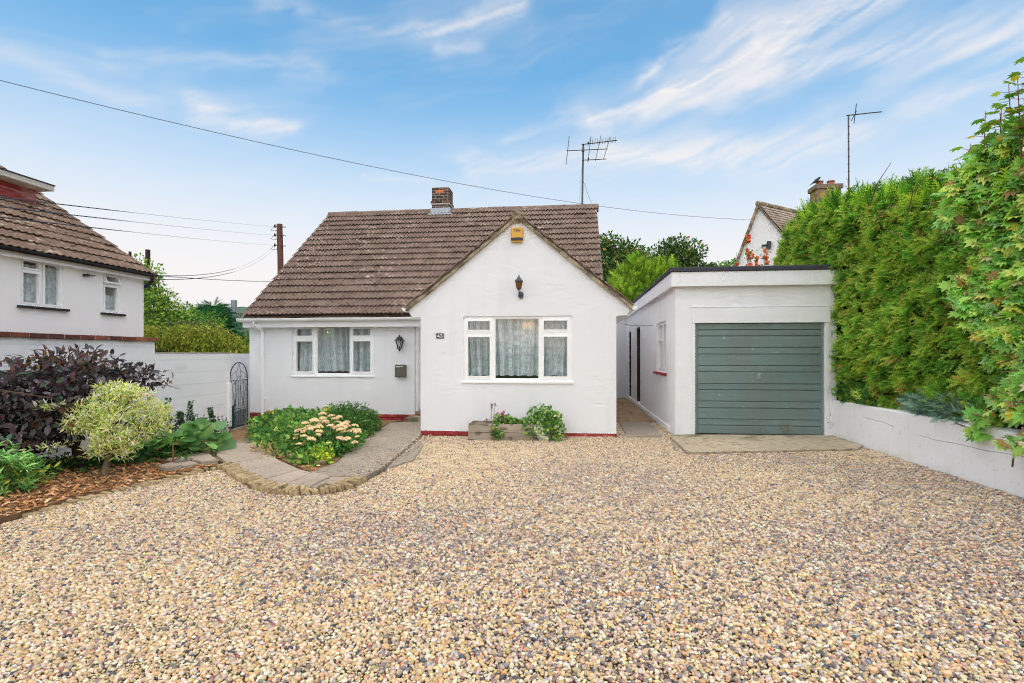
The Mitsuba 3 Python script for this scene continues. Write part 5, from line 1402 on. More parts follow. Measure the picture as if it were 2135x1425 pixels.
p = maple_surface(r, 5600); m = len(p)
y = unit(np.array([-.55, -.35, -.28]) + .5 * r.standard_normal((m, 3))); z = unit(np.array([-.6, -.55, .62]) + .33 * r.standard_normal((m, 3)))
c = palette(r, m, [srgb(154, 192, 94), srgb(130, 174, 86), srgb(178, 206, 104), srgb(102, 148, 72), srgb(146, 184, 124), srgb(204, 212, 106)], [4, 4, 3, 3, 3, 1], .13)
od = r.random(m); c[od < .02] = srgb(205, 170, 70); c[(od > .02) & (od < .06)] = srgb(150, 118, 84); c[(od > .06) & (od < .10)] = srgb(188, 178, 150)
mesh, col = scatter(MAPLE, p, y, z, .085 + .10 * r.random(m), c)
put(cl + '__foliage', mesh, 'leaf', color=col)
tw = []
for k in range(240):
    q = maple_surface(r, 8)[0]; e = q + np.array([.25 * r.random(), r.uniform(.25, .8), r.uniform(-.35, .3)])
    tw.append(tube([e + [.15, 0, 0], (q + e) / 2 + r.normal(0, .04, 3), q], [.009, .006, .003], 5))
tag(put(cl + '__twig', cat_(tw), 'bark'), kind='stuff')
mat('red_stem', (.24, .085, .05), .6)
tw = []
for k in range(60):
    q = maple_surface(r, 8)[0] + [-.03, 0, 0]; e = q + r.normal(0, .11, 3) + [.04, .08, 0]
    tw.append(tube([e, (q + e) / 2 + [0, 0, .01], q], [.004, .003, .0025], 4))
tag(put(cl + '__leaf_stalk', cat_(tw), 'red_stem'), kind='stuff')
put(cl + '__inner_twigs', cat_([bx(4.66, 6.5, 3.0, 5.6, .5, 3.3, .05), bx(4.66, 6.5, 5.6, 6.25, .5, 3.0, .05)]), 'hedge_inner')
# upright shoots against the sky
sh = []; lp, ly_, lz = [], [], []
for (x, y, z0, h, nl) in [(4.45, 5.30, 3.9, .75, 22), (4.40, 5.62, 3.8, .55, 18), (4.45, 5.05, 4.0, .80, 22), (4.6, 5.25, 3.9, 1.0, 24), (4.45, 5.9, 3.75, .45, 14), (4.48, 6.35, 3.75, .38, 16), (4.55, 4.8, 4.0, 1.2, 26), (4.6, 5.6, 3.9, .55, 16), (4.42, 4.95, 3.7, .9, 30), (4.5, 6.15, 3.7, .35, 14), (4.42, 5.15, 3.6, 1.05, 34), (4.5, 5.4, 3.7, .8, 26), (4.42, 5.75, 3.5, .65, 22), (4.45, 6.05, 3.45, .55, 20), (4.4, 6.45, 3.3, .5, 18), (4.5, 4.7, 3.8, 1.3, 30), (4.45, 4.85, 3.6, 1.1, 30)]:
    lean = r.normal(0, .06, 2); pts = [(x + lean[0] * t_, y + lean[1] * t_, z0 - .5 + (h + .5) * t_) for t_ in np.linspace(0, 1, 6)]
    sh.append(tube(pts, np.linspace(.010, .003, 6), 5))
    for k in range(nl):
        t_ = .35 + .65 * (k // 2 * 2) / nl; a = (k % 2) * math.pi + (k // 2) * 1.57 + r.normal(0, .3)
        q = np.array(pts[0]) + (np.array(pts[-1]) - np.array(pts[0])) * t_; dd = np.array([math.cos(a), math.sin(a), .25])
        e = q + dd * (.05 + .05 * r.random()); sh.append(tube([q, e], [.003, .002], 4))
        lp.append(e); ly_.append(dd + [0, 0, -.35]); lz.append(np.array([0, 0, 1.]) + .3 * r.standard_normal(3))
m = len(lp); c = palette(r, m, [srgb(104, 138, 44), srgb(84, 120, 40), srgb(140, 160, 50), srgb(186, 170, 48)], [4, 4, 2, 1], .12)
mesh, col = scatter(MAPLE, np.array(lp), np.array(ly_), np.array(lz), .085 + .06 * r.random(m), c)
put(cl + '__shoot_leaves', mesh, 'leaf', color=col); put(cl + '__shoot', cat_(sh), 'red_stem')
# juniper at the foot of the hedge
jn = thing('juniper', 'low blue green juniper spilling over the low white wall', 'juniper')
r = np.random.default_rng(23)
p, o = in_blobs(r, 1500, [(4.46, 6.55, .80, .26, .42, .16), (4.44, 7.05, .82, .20, .45, .12), (4.55, 6.2, .85, .2, .3, .18)], .5, 5, .3, 4)
m = len(p); y = unit(o + np.array([-.45, -.1, .35]) + .45 * r.standard_normal((m, 3)))
mesh, col = scatter(spray_shape(5), p, y, unit(o + r.standard_normal((m, 3)) * .5 + [0, 0, .6]), .085 + .06 * r.random(m), palette(r, m, [srgb(106, 138, 122), srgb(134, 162, 142), srgb(72, 100, 88)], None, .15))
put(jn + '__foliage', mesh, 'leaf_matt', color=col)
iv = thing('creeper', 'small ivy creeper where the hedge meets the garage wall', 'creeper')
leafy(iv + '__foliage', MAPLE, [(4.28, 8.9, .86, .14, .22, .16), (4.32, 8.3, .84, .12, .3, .13)], 260, .075, [srgb(70, 112, 50), srgb(50, 84, 40), srgb(104, 140, 62)], seed=5, shell=.7)
put(iv + '__stem', cat_([tube([(4.30, 9.0, .70), (4.26, 9.1, .82), (4.20, 9.15, .78)], .004, 4), tube([(4.30, 8.6, .70), (4.25, 8.5, .8)], .004, 4)]), 'bark')

# ------------------------------------------------------------------ plants: left bed
pb = thing('purple_bush', 'large dark purple leaved bush against the left boundary wall', 'bush')
PB = [(-6.40, 5.55, .96, .42, .72, .46), (-6.25, 6.1, 1.12, .42, .60, .42), (-6.45, 4.95, .86, .36, .55, .46), (-6.10, 5.75, .80, .40, .5, .40), (-6.25, 6.75, 1.10, .28, .42, .24), (-6.35, 5.2, .62, .34, .6, .36)]
r = np.random.default_rng(61)
leafy(pb + '__foliage', OVAL, PB, 4600, .105, [srgb(74, 68, 70), srgb(98, 94, 98), srgb(54, 50, 52), srgb(98, 74, 56), srgb(76, 88, 78), srgb(128, 120, 128), srgb(104, 74, 82)], [4, 3, 4, 1.2, 2.4, 1.2, 1.6], seed=62, shell=.8, up=-.15, out=.8, nup=.8, mat_='leaf', rough=.35, rand=.6, clip=lambda p: (p[:, 0] > -6.93))
leafy(pb + '__tip_leaves', LANCE, [(-6.3, 5.9, 1.36, .35, .6, .13), (-6.2, 7.05, 1.13, .12, .3, .10), (-6.15, 7.3, 1.02, .08, .22, .06)], 200, .12, [srgb(92, 64, 44), srgb(70, 52, 50), srgb(110, 84, 52)], seed=63, shell=.8, up=.2)
branches(pb + '__trunk', (-6.02, 5.92, .06), PB, .055, 7, 'bark_dark', .28, 4)
put(pb + '__branch', cat_([tube([(-6.1, 5.9, .55), (-6.2, 6.6, 1.0), (-6.15, 7.4, .98), (-6.12, 7.62, .90)], [.014, .010, .006, .003], 5), tube([(-5.95, 5.4, .95), (-5.98, 5.0, 1.05), (-6.0, 4.75, 1.12)], [.008, .006, .003], 5), tube([(-5.82, 5.3, .86), (-5.88, 5.7, .78), (-6.0, 5.95, .7)], [.005, .008, .012], 5)]), 'bark')
vs = thing('variegated_willow', 'small rounded tree with cream and pale green variegated leaves', 'tree')
VS = [(-5.52, 5.78, .78, .36, .36, .28), (-5.28, 5.98, .76, .30, .32, .28), (-5.74, 5.66, .72, .26, .28, .24), (-5.40, 5.58, .62, .30, .28, .26), (-5.24, 6.05, .56, .22, .22, .24), (-5.46, 5.85, .94, .26, .28, .14), (-5.30, 5.72, .40, .20, .20, .15), (-5.56, 5.66, .44, .16, .18, .14), (-5.85, 5.55, .62, .16, .2, .14), (-5.12, 6.22, .66, .14, .18, .16), (-5.66, 5.9, .98, .14, .16, .10), (-5.22, 5.8, .98, .16, .16, .10)]
VC_ = [srgb(232, 226, 166), srgb(216, 218, 134), srgb(186, 202, 100), srgb(140, 172, 70), srgb(240, 234, 190), srgb(214, 160, 100)]
VS = [(-5.47 + (b[0] + 5.47) * .82, 5.78 + (b[1] - 5.78) * .82, b[2], b[3] * .80, b[4] * .78, b[5] * .92) for b in VS]
leafy(vs + '__foliage', LANCE, VS, 8600, .060, VC_, [4, 4, 3, 2.4, 2, .4], seed=71, shell=.9, up=.25, out=.6, rough=.48, freq=4.2, rand=.7, jit=.12, clip=lambda p: meshkit.fbm(p * 6.5, 3, 77) > .41)
leafy(vs + '__tip_leaves', LANCE, [(-5.95, 5.45, .86, .07, .22, .05), (-5.80, 5.30, .42, .05, .30, .03), (-5.42, 5.66, .36, .16, .14, .12), (-5.14, 6.2, .75, .08, .1, .08)], 420, .06, VC_, [4, 4, 3, 2, 2, .3], seed=72, shell=.9, rough=.5)
r = np.random.default_rng(74); sprig = []
for _ in range(46):
    b = VS[int(r.integers(len(VS)))]; d_ = unit(r.standard_normal(3)); q = np.array(b[:3]) + d_ * np.array(b[3:]) * r.uniform(.95, 1.28); k_ = r.uniform(.03, .075)
    if q[2] > .2: sprig.append((*q, k_, k_, k_ * .8))
sprig += [(-5.30, 5.72, .30, .12, .12, .09), (-5.56, 5.58, .30, .12, .12, .08), (-5.40, 5.50, .42, .12, .1, .1)]
leafy(vs + '__loose_leaves', LANCE, sprig, 1500, .058, VC_, [4, 4, 3, 2.4, 2, .6], seed=75, shell=.95, rough=.5)
branches(vs + '__trunk', (-5.45, 5.60, .05), VS, .036, 9, 'bark', .30, 5)
rh = thing('light_green_shrub', 'low bushy shrub with light green pointed leaves at the left edge', 'shrub')
RH = [(-5.90, 4.85, .27, .26, .30, .26), (-5.72, 4.75, .22, .20, .24, .22), (-5.95, 4.5, .28, .3, .4, .26), (-5.78, 5.0, .22, .16, .16, .2)]
r = np.random.default_rng(81); p, o = in_blobs(r, 190, RH, .35, 4, .25, 3); lp, ly_, lz = [], [], []
for q, d in zip(p, o):
    ax_ = unit(d * .6 + np.array([0, 0, .8]) + .2 * r.standard_normal(3)); e1_ = unit(np.cross(ax_, [.3, .8, .1])); e2_ = np.cross(ax_, e1_)
    for k in range(9):
        a = k * 2.4 + r.random(); v_ = math.cos(a) * e1_ + math.sin(a) * e2_; lift = .25 + .6 * (k / 9)
        lp.append(q - ax_ * .03 * (9 - k) / 9 * 1.5); ly_.append(v_ + ax_ * lift); lz.append(ax_ - v_ * .3)
m = len(lp); mesh, col = scatter(LANCE, np.array(lp), np.array(ly_), np.array(lz), .095 * (.7 + .6 * r.random(m)), palette(r, m, [srgb(134, 178, 100), srgb(104, 154, 80), srgb(160, 198, 128), srgb(82, 130, 66)], None, .12))
mesh = (mesh[0] * 1, mesh[1]); put(rh + '__foliage', mesh, 'leaf', color=col)
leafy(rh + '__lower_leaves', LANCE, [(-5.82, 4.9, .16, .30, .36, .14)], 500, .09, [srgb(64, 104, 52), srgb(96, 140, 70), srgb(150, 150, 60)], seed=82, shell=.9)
branches(rh + '__trunk', (-5.65, 4.85, .0), RH, .016, 5, 'bark', .3, 3)
ROUND = (np.array([[0, .45, -.06], [0, 0, 0], [-.33, .06, .04], [-.52, .36, .07], [-.45, .74, .05], [-.18, .98, -.02], [.18, .98, -.02], [.45, .74, .05], [.52, .36, .07], [.33, .06, .04]]),
         np.array([[0, k + 1, k] for k in range(1, 9)] + [[0, 1, 9]]))
bg = thing('bergenia', 'clump of broad glossy rounded leaves beside the stone patch', 'plant')
r = np.random.default_rng(91); n = 150
p, o = in_blobs(r, n, [(-5.62, 6.75, .16, .34, .40, .24), (-5.35, 7.15, .20, .26, .36, .26), (-5.85, 6.3, .06, .22, .28, .16)], .5, 3, .15)
m = len(p); mesh, col = scatter(ROUND, p - o * .05, unit(o * [1, 1, .2] + [0, -.15, .15] + .35 * r.standard_normal((m, 3))), unit(np.array([.1, -.25, 1.]) + .35 * r.standard_normal((m, 3))), .13 + .10 * r.random(m),
                                palette(r, m, [srgb(110, 150, 84), srgb(140, 176, 106), srgb(82, 120, 66), srgb(104, 140, 96)], None, .1))
put(bg + '__foliage', mesh, 'leaf', color=col)
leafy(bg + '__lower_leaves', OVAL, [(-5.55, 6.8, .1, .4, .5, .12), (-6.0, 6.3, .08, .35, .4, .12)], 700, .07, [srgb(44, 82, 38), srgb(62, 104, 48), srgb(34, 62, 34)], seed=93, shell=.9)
hb = thing('upright_evergreen', 'dark evergreen shrub with upright leafy spires against the white wall', 'shrub')
r = np.random.default_rng(95)
leafy(hb + '__foliage', DIAMOND, [(-6.45, 7.35, .25, .32, .4, .28), (-6.25, 7.9, .26, .36, .42, .24), (-6.0, 8.2, .2, .3, .36, .2)], 2600, .042, [srgb(40, 58, 42), srgb(56, 76, 50), srgb(78, 84, 62), srgb(30, 44, 34)], seed=96, shell=.8)
for (x, y, h) in [(-6.45, 7.42, .80), (-6.42, 7.75, .74), (-6.30, 8.12, .66), (-6.35, 7.95, .50), (-6.18, 8.45, .52), (-6.5, 7.2, .62)]:
    n = 300; z = r.uniform(.2, h, n); a = r.random(n) * 6.283; rad = .030 + .02 * np.clip((h - z) / h, 0, 1)
    p = np.stack([x + .03 * np.sin(z * 9) + rad * np.cos(a) * .4, y + rad * np.sin(a) * .4, z], 1)
    mesh, col = scatter(DIAMOND, p, np.stack([np.cos(a), np.sin(a), .6 + 0 * a], 1), np.array([0, 0, 1.]) + .3 * r.standard_normal((n, 3)), .035 + .02 * r.random(n), palette(r, n, [srgb(58, 98, 50), srgb(84, 124, 62), srgb(40, 72, 42)], None, .12))
    put(hb + '__spire', mesh, 'leaf', color=col)
fn = thing('ground_cover', 'dark low foliage growing under the purple bush', 'ground cover')
labels[fn]['kind'] = 'stuff'
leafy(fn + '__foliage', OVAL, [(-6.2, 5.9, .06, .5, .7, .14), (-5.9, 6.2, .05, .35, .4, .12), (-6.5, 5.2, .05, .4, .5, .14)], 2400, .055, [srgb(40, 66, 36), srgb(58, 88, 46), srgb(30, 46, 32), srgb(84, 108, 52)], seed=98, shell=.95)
ds = thing('young_shrub', 'thin dark leaved sapling standing left of the purple bush trunk', 'shrub')
leafy(ds + '__foliage', OVAL, [(-6.2, 5.45, .30, .12, .16, .17)], 75, .075, [srgb(44, 52, 46), srgb(62, 66, 60)], seed=99, shell=.9)
put(ds + '__stem', cat_([tube([(-6.15, 5.5, .0), (-6.2, 5.46, .25), (-6.22, 5.4, .48)], [.007, .005, .003], 5), tube([(-6.17, 5.48, .1), (-6.1, 5.35, .3)], [.004, .002], 5)]), 'bark_dark')
rt = thing('cut_shrub', 'nearly bare red brown cut stem with a few leaves beside the stones', 'shrub')
put(rt + '__stem', cat_([tube([(-5.14, 6.30, .0), (-5.15, 6.30, .14), (-5.16, 6.31, .30)], [.012, .010, .008], 6), tube([(-5.14, 6.30, .05), (-5.25, 6.1, .14)], [.007, .004], 5), tube([(-5.14, 6.30, .07), (-5.08, 6.4, .16), (-5.05, 6.45, .18)], [.006, .005, .003], 5)]), 'red_stem')
leafy(rt + '__foliage', OVAL, [(-5.08, 6.34, .12, .09, .09, .06), (-5.14, 6.3, .30, .1, .1, .05)], 46, .06, [srgb(52, 92, 46), srgb(104, 140, 60), srgb(214, 140, 50)], [4, 3, 1], seed=100, shell=.9)

# ------------------------------------------------------------------ plants: bed under the window
gc = thing('geranium_bed', 'spreading bright green lobed leaf plants filling the bed under the window', 'ground cover')
labels[gc]['kind'] = 'stuff'
GC = [(-5.55, 9.75, .16, .42, .5, .22), (-5.1, 9.1, .18, .40, .5, .24), (-4.75, 8.5, .17, .42, .5, .24), (-4.5, 7.95, .16, .36, .45, .22), (-4.15, 7.40, .15, .36, .4, .22), (-3.85, 7.05, .12, .3, .3, .2), (-4.3, 8.9, .2, .5, .6, .24), (-4.85, 9.9, .16, .5, .5, .2), (-3.95, 7.9, .2, .4, .5, .24), (-4.2, 9.8, .16, .4, .5, .2), (-3.60, 6.85, .1, .22, .22, .15)]
GC += [(-5.95, 10.15, .12, .40, .4, .18), (-5.75, 9.45, .12, .34, .4, .18), (-5.40, 8.85, .11, .30, .36, .16), (-5.05, 8.25, .09, .24, .3, .13), (-3.32, 6.35, .07, .16, .14, .09), (-5.0, 8.6, .1, .3, .4, .16), (-4.65, 7.75, .1, .25, .3, .15), (-3.75, 7.35, .16, .3, .3, .2), (-3.5, 6.6, .08, .2, .2, .12)]
leafy(gc + '__foliage', MAPLE, GC, 10500, .068, [srgb(98, 138, 66), srgb(72, 112, 54), srgb(132, 166, 82), srgb(54, 92, 50), srgb(160, 180, 84)], [4, 4, 2.5, 3, 1], seed=111, shell=.75, up=.15, out=.9, nup=.9, rough=.35, freq=3.)
leafy(gc + '__yellow_leaves', MAPLE, GC, 110, .075, [srgb(204, 170, 60), srgb(190, 120, 60), srgb(170, 150, 80)], seed=112, shell=.5)
leafy(gc + '__dry_leaves', LANCE, [(-4.55, 7.45, .07, .12, .3, .05), (-4.1, 6.98, .07, .25, .15, .05), (-4.85, 8.0, .07, .1, .25, .05)], 260, .09, [srgb(196, 178, 130), srgb(160, 132, 92), srgb(120, 116, 70)], seed=113, shell=.9)
sd = thing('sedum', 'flowering clump with flat pale pink flower heads beside the front path', 'flowering plant')
r = np.random.default_rng(121)
heads, sc_ = [], np.array([-3.48, 7.22, .08]); tries = 0
while len(heads) < 66 and tries < 6000:
    tries += 1
    a, q = r.random() * 6.283, math.sqrt(r.random())
    h = np.array([sc_[0] + .46 * q * math.cos(a), sc_[1] + .50 * q * math.sin(a), .50 - .26 * q ** 2 + r.normal(0, .035)])
    if all(np.linalg.norm((h - g_) * [1, 1, .8]) > .068 for g_ in heads): heads.append(h)
hm = []
for k in range(5):
    rr_ = np.random.default_rng(130 + k); ms = []
    for q in range(34):
        a, d = rr_.random() * 6.283, math.sqrt(rr_.random()); s_ = trimesh.creation.icosphere(0, .0085 + .004 * rr_.random()); s_.apply_translation((.040 * d * math.cos(a), .040 * d * math.sin(a), .016 * (1 - d * d) + .004 * rr_.random())); ms.append(s_)
    m = cat_(ms); f_ = np.array([srgb(226, 194, 158), srgb(220, 176, 154), srgb(232, 208, 166), srgb(216, 204, 136)])[rr_.integers(0, 4, 34)]
    hm.append(mikit.ply(m, 'vertex_matt', smooth=False, color=np.repeat(f_ * (1 if k else .92), 12, 0)))
stems = []
for h in heads:
    tilt = (h - sc_) * [1, 1, 0]
    s_ = .85 + .75 * r.random()
    again(sd + '__flower_head', hm[int(r.integers(5))], T().translate(list(h)).rotate([0, 0, 1], r.random() * 360).rotate([-tilt[1], tilt[0], .001], 22 * np.linalg.norm(tilt) / .4).scale([s_, s_, s_]).matrix)
    b_ = sc_ + (h - sc_) * [.45, .45, 0]; stems.append(tube([b_, (b_ + h) / 2 + [0, 0, .03], h], [.005, .004, .004], 5))
mat('sedum_stem', (.30, .40, .16), .6); put(sd + '__stem', cat_(stems), 'sedum_stem')
leafy(sd + '__foliage', OVAL, [(-3.50, 7.24, .22, .38, .44, .20), (-3.36, 6.85, .13, .24, .28, .13), (-3.28, 7.3, .15, .18, .45, .15), (-3.4, 7.8, .14, .2, .4, .15)], 2800, .060, [srgb(76, 124, 60), srgb(100, 150, 76), srgb(54, 92, 48)], seed=131, shell=.95)
yp = thing('yellow_green_plant', 'small yellow green plant at the corner of the bed by the path', 'plant')
leafy(yp + '__foliage', OVAL, [(-3.24, 6.55, .16, .13, .16, .12), (-3.18, 6.4, .10, .1, .1, .08)], 420, .05, [srgb(178, 184, 60), srgb(140, 164, 62), srgb(96, 138, 56)], seed=141, shell=.9)
put(yp + '__stem', tube([(-3.22, 6.5, .0), (-3.24, 6.55, .15)], .005, 5), 'sedum_stem')
mb = thing('mounded_shrub', 'rounded small leaved dark green shrub beside the front door path', 'shrub')
MB = [(-3.86, 9.0, .20, .42, .5, .34), (-3.64, 8.6, .14, .30, .4, .26), (-4.15, 9.1, .18, .34, .4, .30), (-3.72, 9.25, .16, .25, .4, .28)]
leafy(mb + '__foliage', DIAMOND, MB, 9000, .040, [srgb(66, 102, 46), srgb(48, 80, 38), srgb(92, 128, 62), srgb(120, 150, 84)], [4, 4, 2.5, 1], seed=151, shell=.55, up=.3, rough=.2)
leafy(mb + '__outer_leaves', DIAMOND, [(-4.0, 9.0, .53, .35, .4, .06)], 260, .04, [srgb(56, 90, 44), srgb(80, 110, 60)], seed=152, shell=.9)
branches(mb + '__trunk', (-3.95, 8.95, .0), MB, .018, 5, 'bark', .3, 3)

# ------------------------------------------------------------------ planter with plants
pl = thing('wooden_planter', 'weathered timber trough of wide boards below the gable window', 'planter')
px0, px1, py0, py1, pz0, pz1 = -1.725, -.36, 8.66, 9.04, .005, .292
put(pl + '__board', bx(px0, px1, py0, py0 + .035, .150, pz1 - .004, .005), 'old_wood'); put(pl + '__board', bx(px0 - .006, px1 + .004, py0 - .004, py0 + .032, pz0, .143, .005), 'old_wood')
put(pl + '__board', bx(px0, px1, py1 - .035, py1, pz0, pz1 + .004, .005), 'old_wood')
put(pl + '__end_board', bx(px0 + .003, px0 + .035, py0 + .036, py1 - .036, pz0, pz1, .005), 'old_wood'); put(pl + '__end_board', bx(px1 - .035, px1 - .003, py0 + .036, py1 - .036, pz0, pz1, .005), 'old_wood')
put(pl + '__earth', bx(px0 + .036, px1 - .036, py0 + .037, py1 - .037, .02, .245), 'soil')
cy = thing('cyclamen', 'magenta flowering plant trailing over the middle of the timber trough', 'flowering plant')
leafy(cy + '__foliage', MAPLE, [(-1.20, 8.80, .33, .16, .13, .10), (-1.12, 8.82, .35, .12, .12, .08), (-1.28, 8.62, .20, .07, .05, .10), (-1.22, 8.60, .13, .09, .04, .08), (-.98, 8.8, .32, .12, .1, .06)], 620, .045, [srgb(74, 116, 54), srgb(120, 156, 70), srgb(52, 88, 48), srgb(176, 190, 100)], [4, 3, 3, 1.5], seed=161, shell=.9)
r = np.random.default_rng(163)
for (x, z, s_) in [(-1.235, .470, 1.), (-1.175, .462, 1.), (-1.13, .478, 1.35), (-1.15, .435, .9), (-1.165, .375, .9), (-1.30, .225, 1.0), (-1.295, .195, .8)]:
    m = 6; an = np.arange(m) * 1.047 + r.random()
    mesh, col = scatter(OVAL, np.tile([x, 8.70 - (.09 if z < .3 else 0), z - .015], (m, 1)), np.stack([np.cos(an) * .5, np.sin(an) * .5, np.ones(m)], 1), np.stack([-np.cos(an), -np.sin(an), an * 0 + .4], 1), .042 * s_, palette(r, m, [srgb(196, 40, 120), srgb(170, 30, 96), srgb(214, 90, 160)], None, .1))
    put(cy + '__flower', mesh, 'leaf', color=col)
put(cy + '__stem', cat_([tube([(-1.18, 8.78, .25), (x, 8.70, z)], .003, 4) for x, z in [(-1.235, .47), (-1.175, .46), (-1.13, .478)]] + [tube([(-1.22, 8.72, .30), (-1.27, 8.625, .25), (-1.29, 8.60, .1), (-1.34, 8.60, .02)], [.006, .005, .004, .003], 5)]), 'bark')
ds2 = thing('dry_flower_stem', 'withered brown seed spikes rising from the timber trough', 'dried flowers')
put(ds2 + '__stem', cat_([tube([(-1.36, 8.84, .24), (-1.36, 8.83, .62)], .003, 4), tube([(-1.34, 8.84, .24), (-1.30, 8.83, .60)], .0025, 4), tube([(-1.43, 8.84, .24), (-1.44, 8.83, .36)], .003, 4)]), 'bark')
leafy(ds2 + '__seed_head', OVAL, [(-1.36, 8.83, .57, .012, .012, .07), (-1.30, 8.83, .59, .012, .012, .025), (-1.445, 8.83, .335, .012, .012, .02)], 60, .026, [srgb(96, 58, 46), srgb(70, 46, 44)], seed=165, shell=.9)
iv2 = thing('variegated_ivy', 'bushy variegated ivy spilling over the right end of the timber trough', 'ivy')
leafy(iv2 + '__foliage', MAPLE, [(-.52, 8.82, .38, .26, .20, .20), (-.38, 8.72, .28, .24, .16, .20), (-.62, 8.66, .24, .18, .10, .16), (-.34, 8.66, .14, .22, .10, .14), (-.80, 8.78, .32, .16, .12, .07), (-.30, 8.75, .40, .14, .14, .12)], 1900, .048, [srgb(92, 134, 64), srgb(62, 102, 52), srgb(142, 170, 84), srgb(190, 196, 120)], [4, 4, 2.5, 1], seed=171, shell=.7, up=-.1, rough=.35, freq=5)
leafy(iv2 + '__pale_leaves', MAPLE, [(-.55, 8.60, .20, .09, .05, .13), (-.48, 8.58, .10, .08, .04, .08)], 190, .042, [srgb(232, 228, 196), srgb(214, 214, 160)], seed=172, shell=.9)
put(iv2 + '__stem', cat_([tube([(-.5, 8.85, .24), (-.45, 8.72, .36), (-.35, 8.64, .1)], .005, 5), tube([(-.6, 8.85, .24), (-.66, 8.66, .3), (-.64, 8.62, .1)], .005, 5)]), 'bark')
wd = thing('dry_weed', 'wispy dead weed standing at the foot of the garage door', 'weed')
put(wd + '__stem', cat_([tube([(3.50, 9.12, .08), (3.50 + dx, 9.10, .08 + h)], [.003, .0015], 4) for dx, h in ((.05, .22), (-.12, .16), (.0, .25), (.18, .09), (-.35, .06))] + [tube([(3.30, 9.12, .08), (3.12, 9.1, .24)], [.003, .0015], 4), tube([(4.18, 9.13, .3), (4.10, 9.1, .42), (4.16, 9.08, .46)], .0025, 4)]), 'bark')
leafy(wd + '__leaf', DIAMOND, [(3.5, 9.1, .24, .12, .02, .06), (3.14, 9.1, .22, .06, .02, .05), (4.17, 9.1, .36, .05, .02, .12)], 40, .03, [srgb(170, 120, 70), srgb(140, 110, 60)], seed=175, shell=.9)

# ------------------------------------------------------------------ trees and shrubs beyond the house
def tree(name, label, cat, blobs, n, size, cols, weights=None, base=None, r0=.14, seed=1, shape=DIAMOND, shell=.85, rough=.4, m_='leaf', group=None, up=.1, tip=None, freq=1.6, rand=.6, out=.6):
    k = thing(name, label, cat, group)
    leafy(k + '__crown', shape, blobs, n, size, cols, weights, seed, shell, up, m_, tip, rough, freq, out, .7, .2, rand)
    b = np.array(blobs, float); c = b[:, :2].mean(0) if base is None else base
    branches(k + '__trunk', (c[0], c[1], -.4), blobs, r0, seed + 1, 'bark', .5 if len(blobs) > 1 else .4, 4)
    return k


GR = [srgb(70, 102, 48), srgb(54, 82, 42), srgb(98, 122, 58), srgb(160, 124, 66), srgb(40, 62, 36)]
tree('tree', 'dark green fruit tree beside the right end of the bungalow roof', 'tree', [(1.45, 23.33, 6.0, .80, .8, .72), (2.2, 22.9, 5.62, .78, .78, .75), (2.85, 22.5, 5.3, .62, .7, .62), (1.3, 22.3, 4.7, .95, .95, .9), (2.7, 22.4, 4.5, .75, .75, .7), (3.3, 22.9, 5.0, .4, .5, .5)], 6500, .155, GR, [4, 4, 3, .9, 2], seed=201, r0=.16)
tree('tree', 'airy round topped tree standing in the middle behind the garage', 'tree', [(4.58, 24.7, 6.2, .78, .74, .62), (5.34, 24.8, 5.95, .66, .7, .6), (4.10, 24.6, 5.65, .6, .65, .5), (5.05, 24.7, 5.4, .9, .87, .6), (6.05, 24.8, 5.2, .5, .57, .42), (4.3, 24.8, 4.9, .7, .7, .6), (6.5, 24.8, 4.7, .4, .5, .4)], 5200, .16, GR, [4, 4, 3, .4, 2], seed=211, r0=.15, shell=.95, rough=.5)
k = thing('golden_conifer', 'feathery lime green conifer rising behind the garage roof', 'conifer')
r = np.random.default_rng(221); p, o = in_blobs(r, 3600, [(2.17, 19.37, 3.85, .73, .7, .70), (2.69, 19.43, 4.02, .62, .6, .60), (1.72, 18.82, 3.30, .62, .6, .62), (3.29, 19.5, 4.25, .40, .4, .40), (2.78, 18.94, 3.28, .76, .7, .7), (2.3, 19.3, 4.4, .25, .3, .42)], .5, 3, .35, 1.5)
m = len(p); y = unit(o * .7 + np.array([0, 0, .65]) + .35 * r.standard_normal((m, 3))); c = palette(r, m, [srgb(122, 152, 44), srgb(98, 130, 40), srgb(148, 172, 60), srgb(66, 98, 34)], None, .14)
mesh, col = scatter(spray_shape(3), p, y, unit(o + r.standard_normal((m, 3)) * .6), .30 + .18 * r.random(m), c * .8, c * 1.2); put(k + '__crown', mesh, 'leaf', color=col)
put(k + '__trunk', tube([(2.4, 19.2, -.4), (2.4, 19.2, 3.6)], [.1, .04], 8), 'bark', smooth=True)
tree('shrub', 'low green shrub far off beside the white cottage', 'shrub', [(9.25, 31.26, 6.5, .55, .5, .4), (8.3, 31.15, 6.3, .6, .5, .3), (8.8, 31.2, 5.8, .9, .6, .6)], 900, .20, [srgb(120, 150, 70), srgb(84, 120, 56)], seed=231)
py_ = thing('firethorn', 'firethorn sprays with clusters of orange berries above the garage roof', 'shrub')
r = np.random.default_rng(241); bp, lp, ts = [], [], []
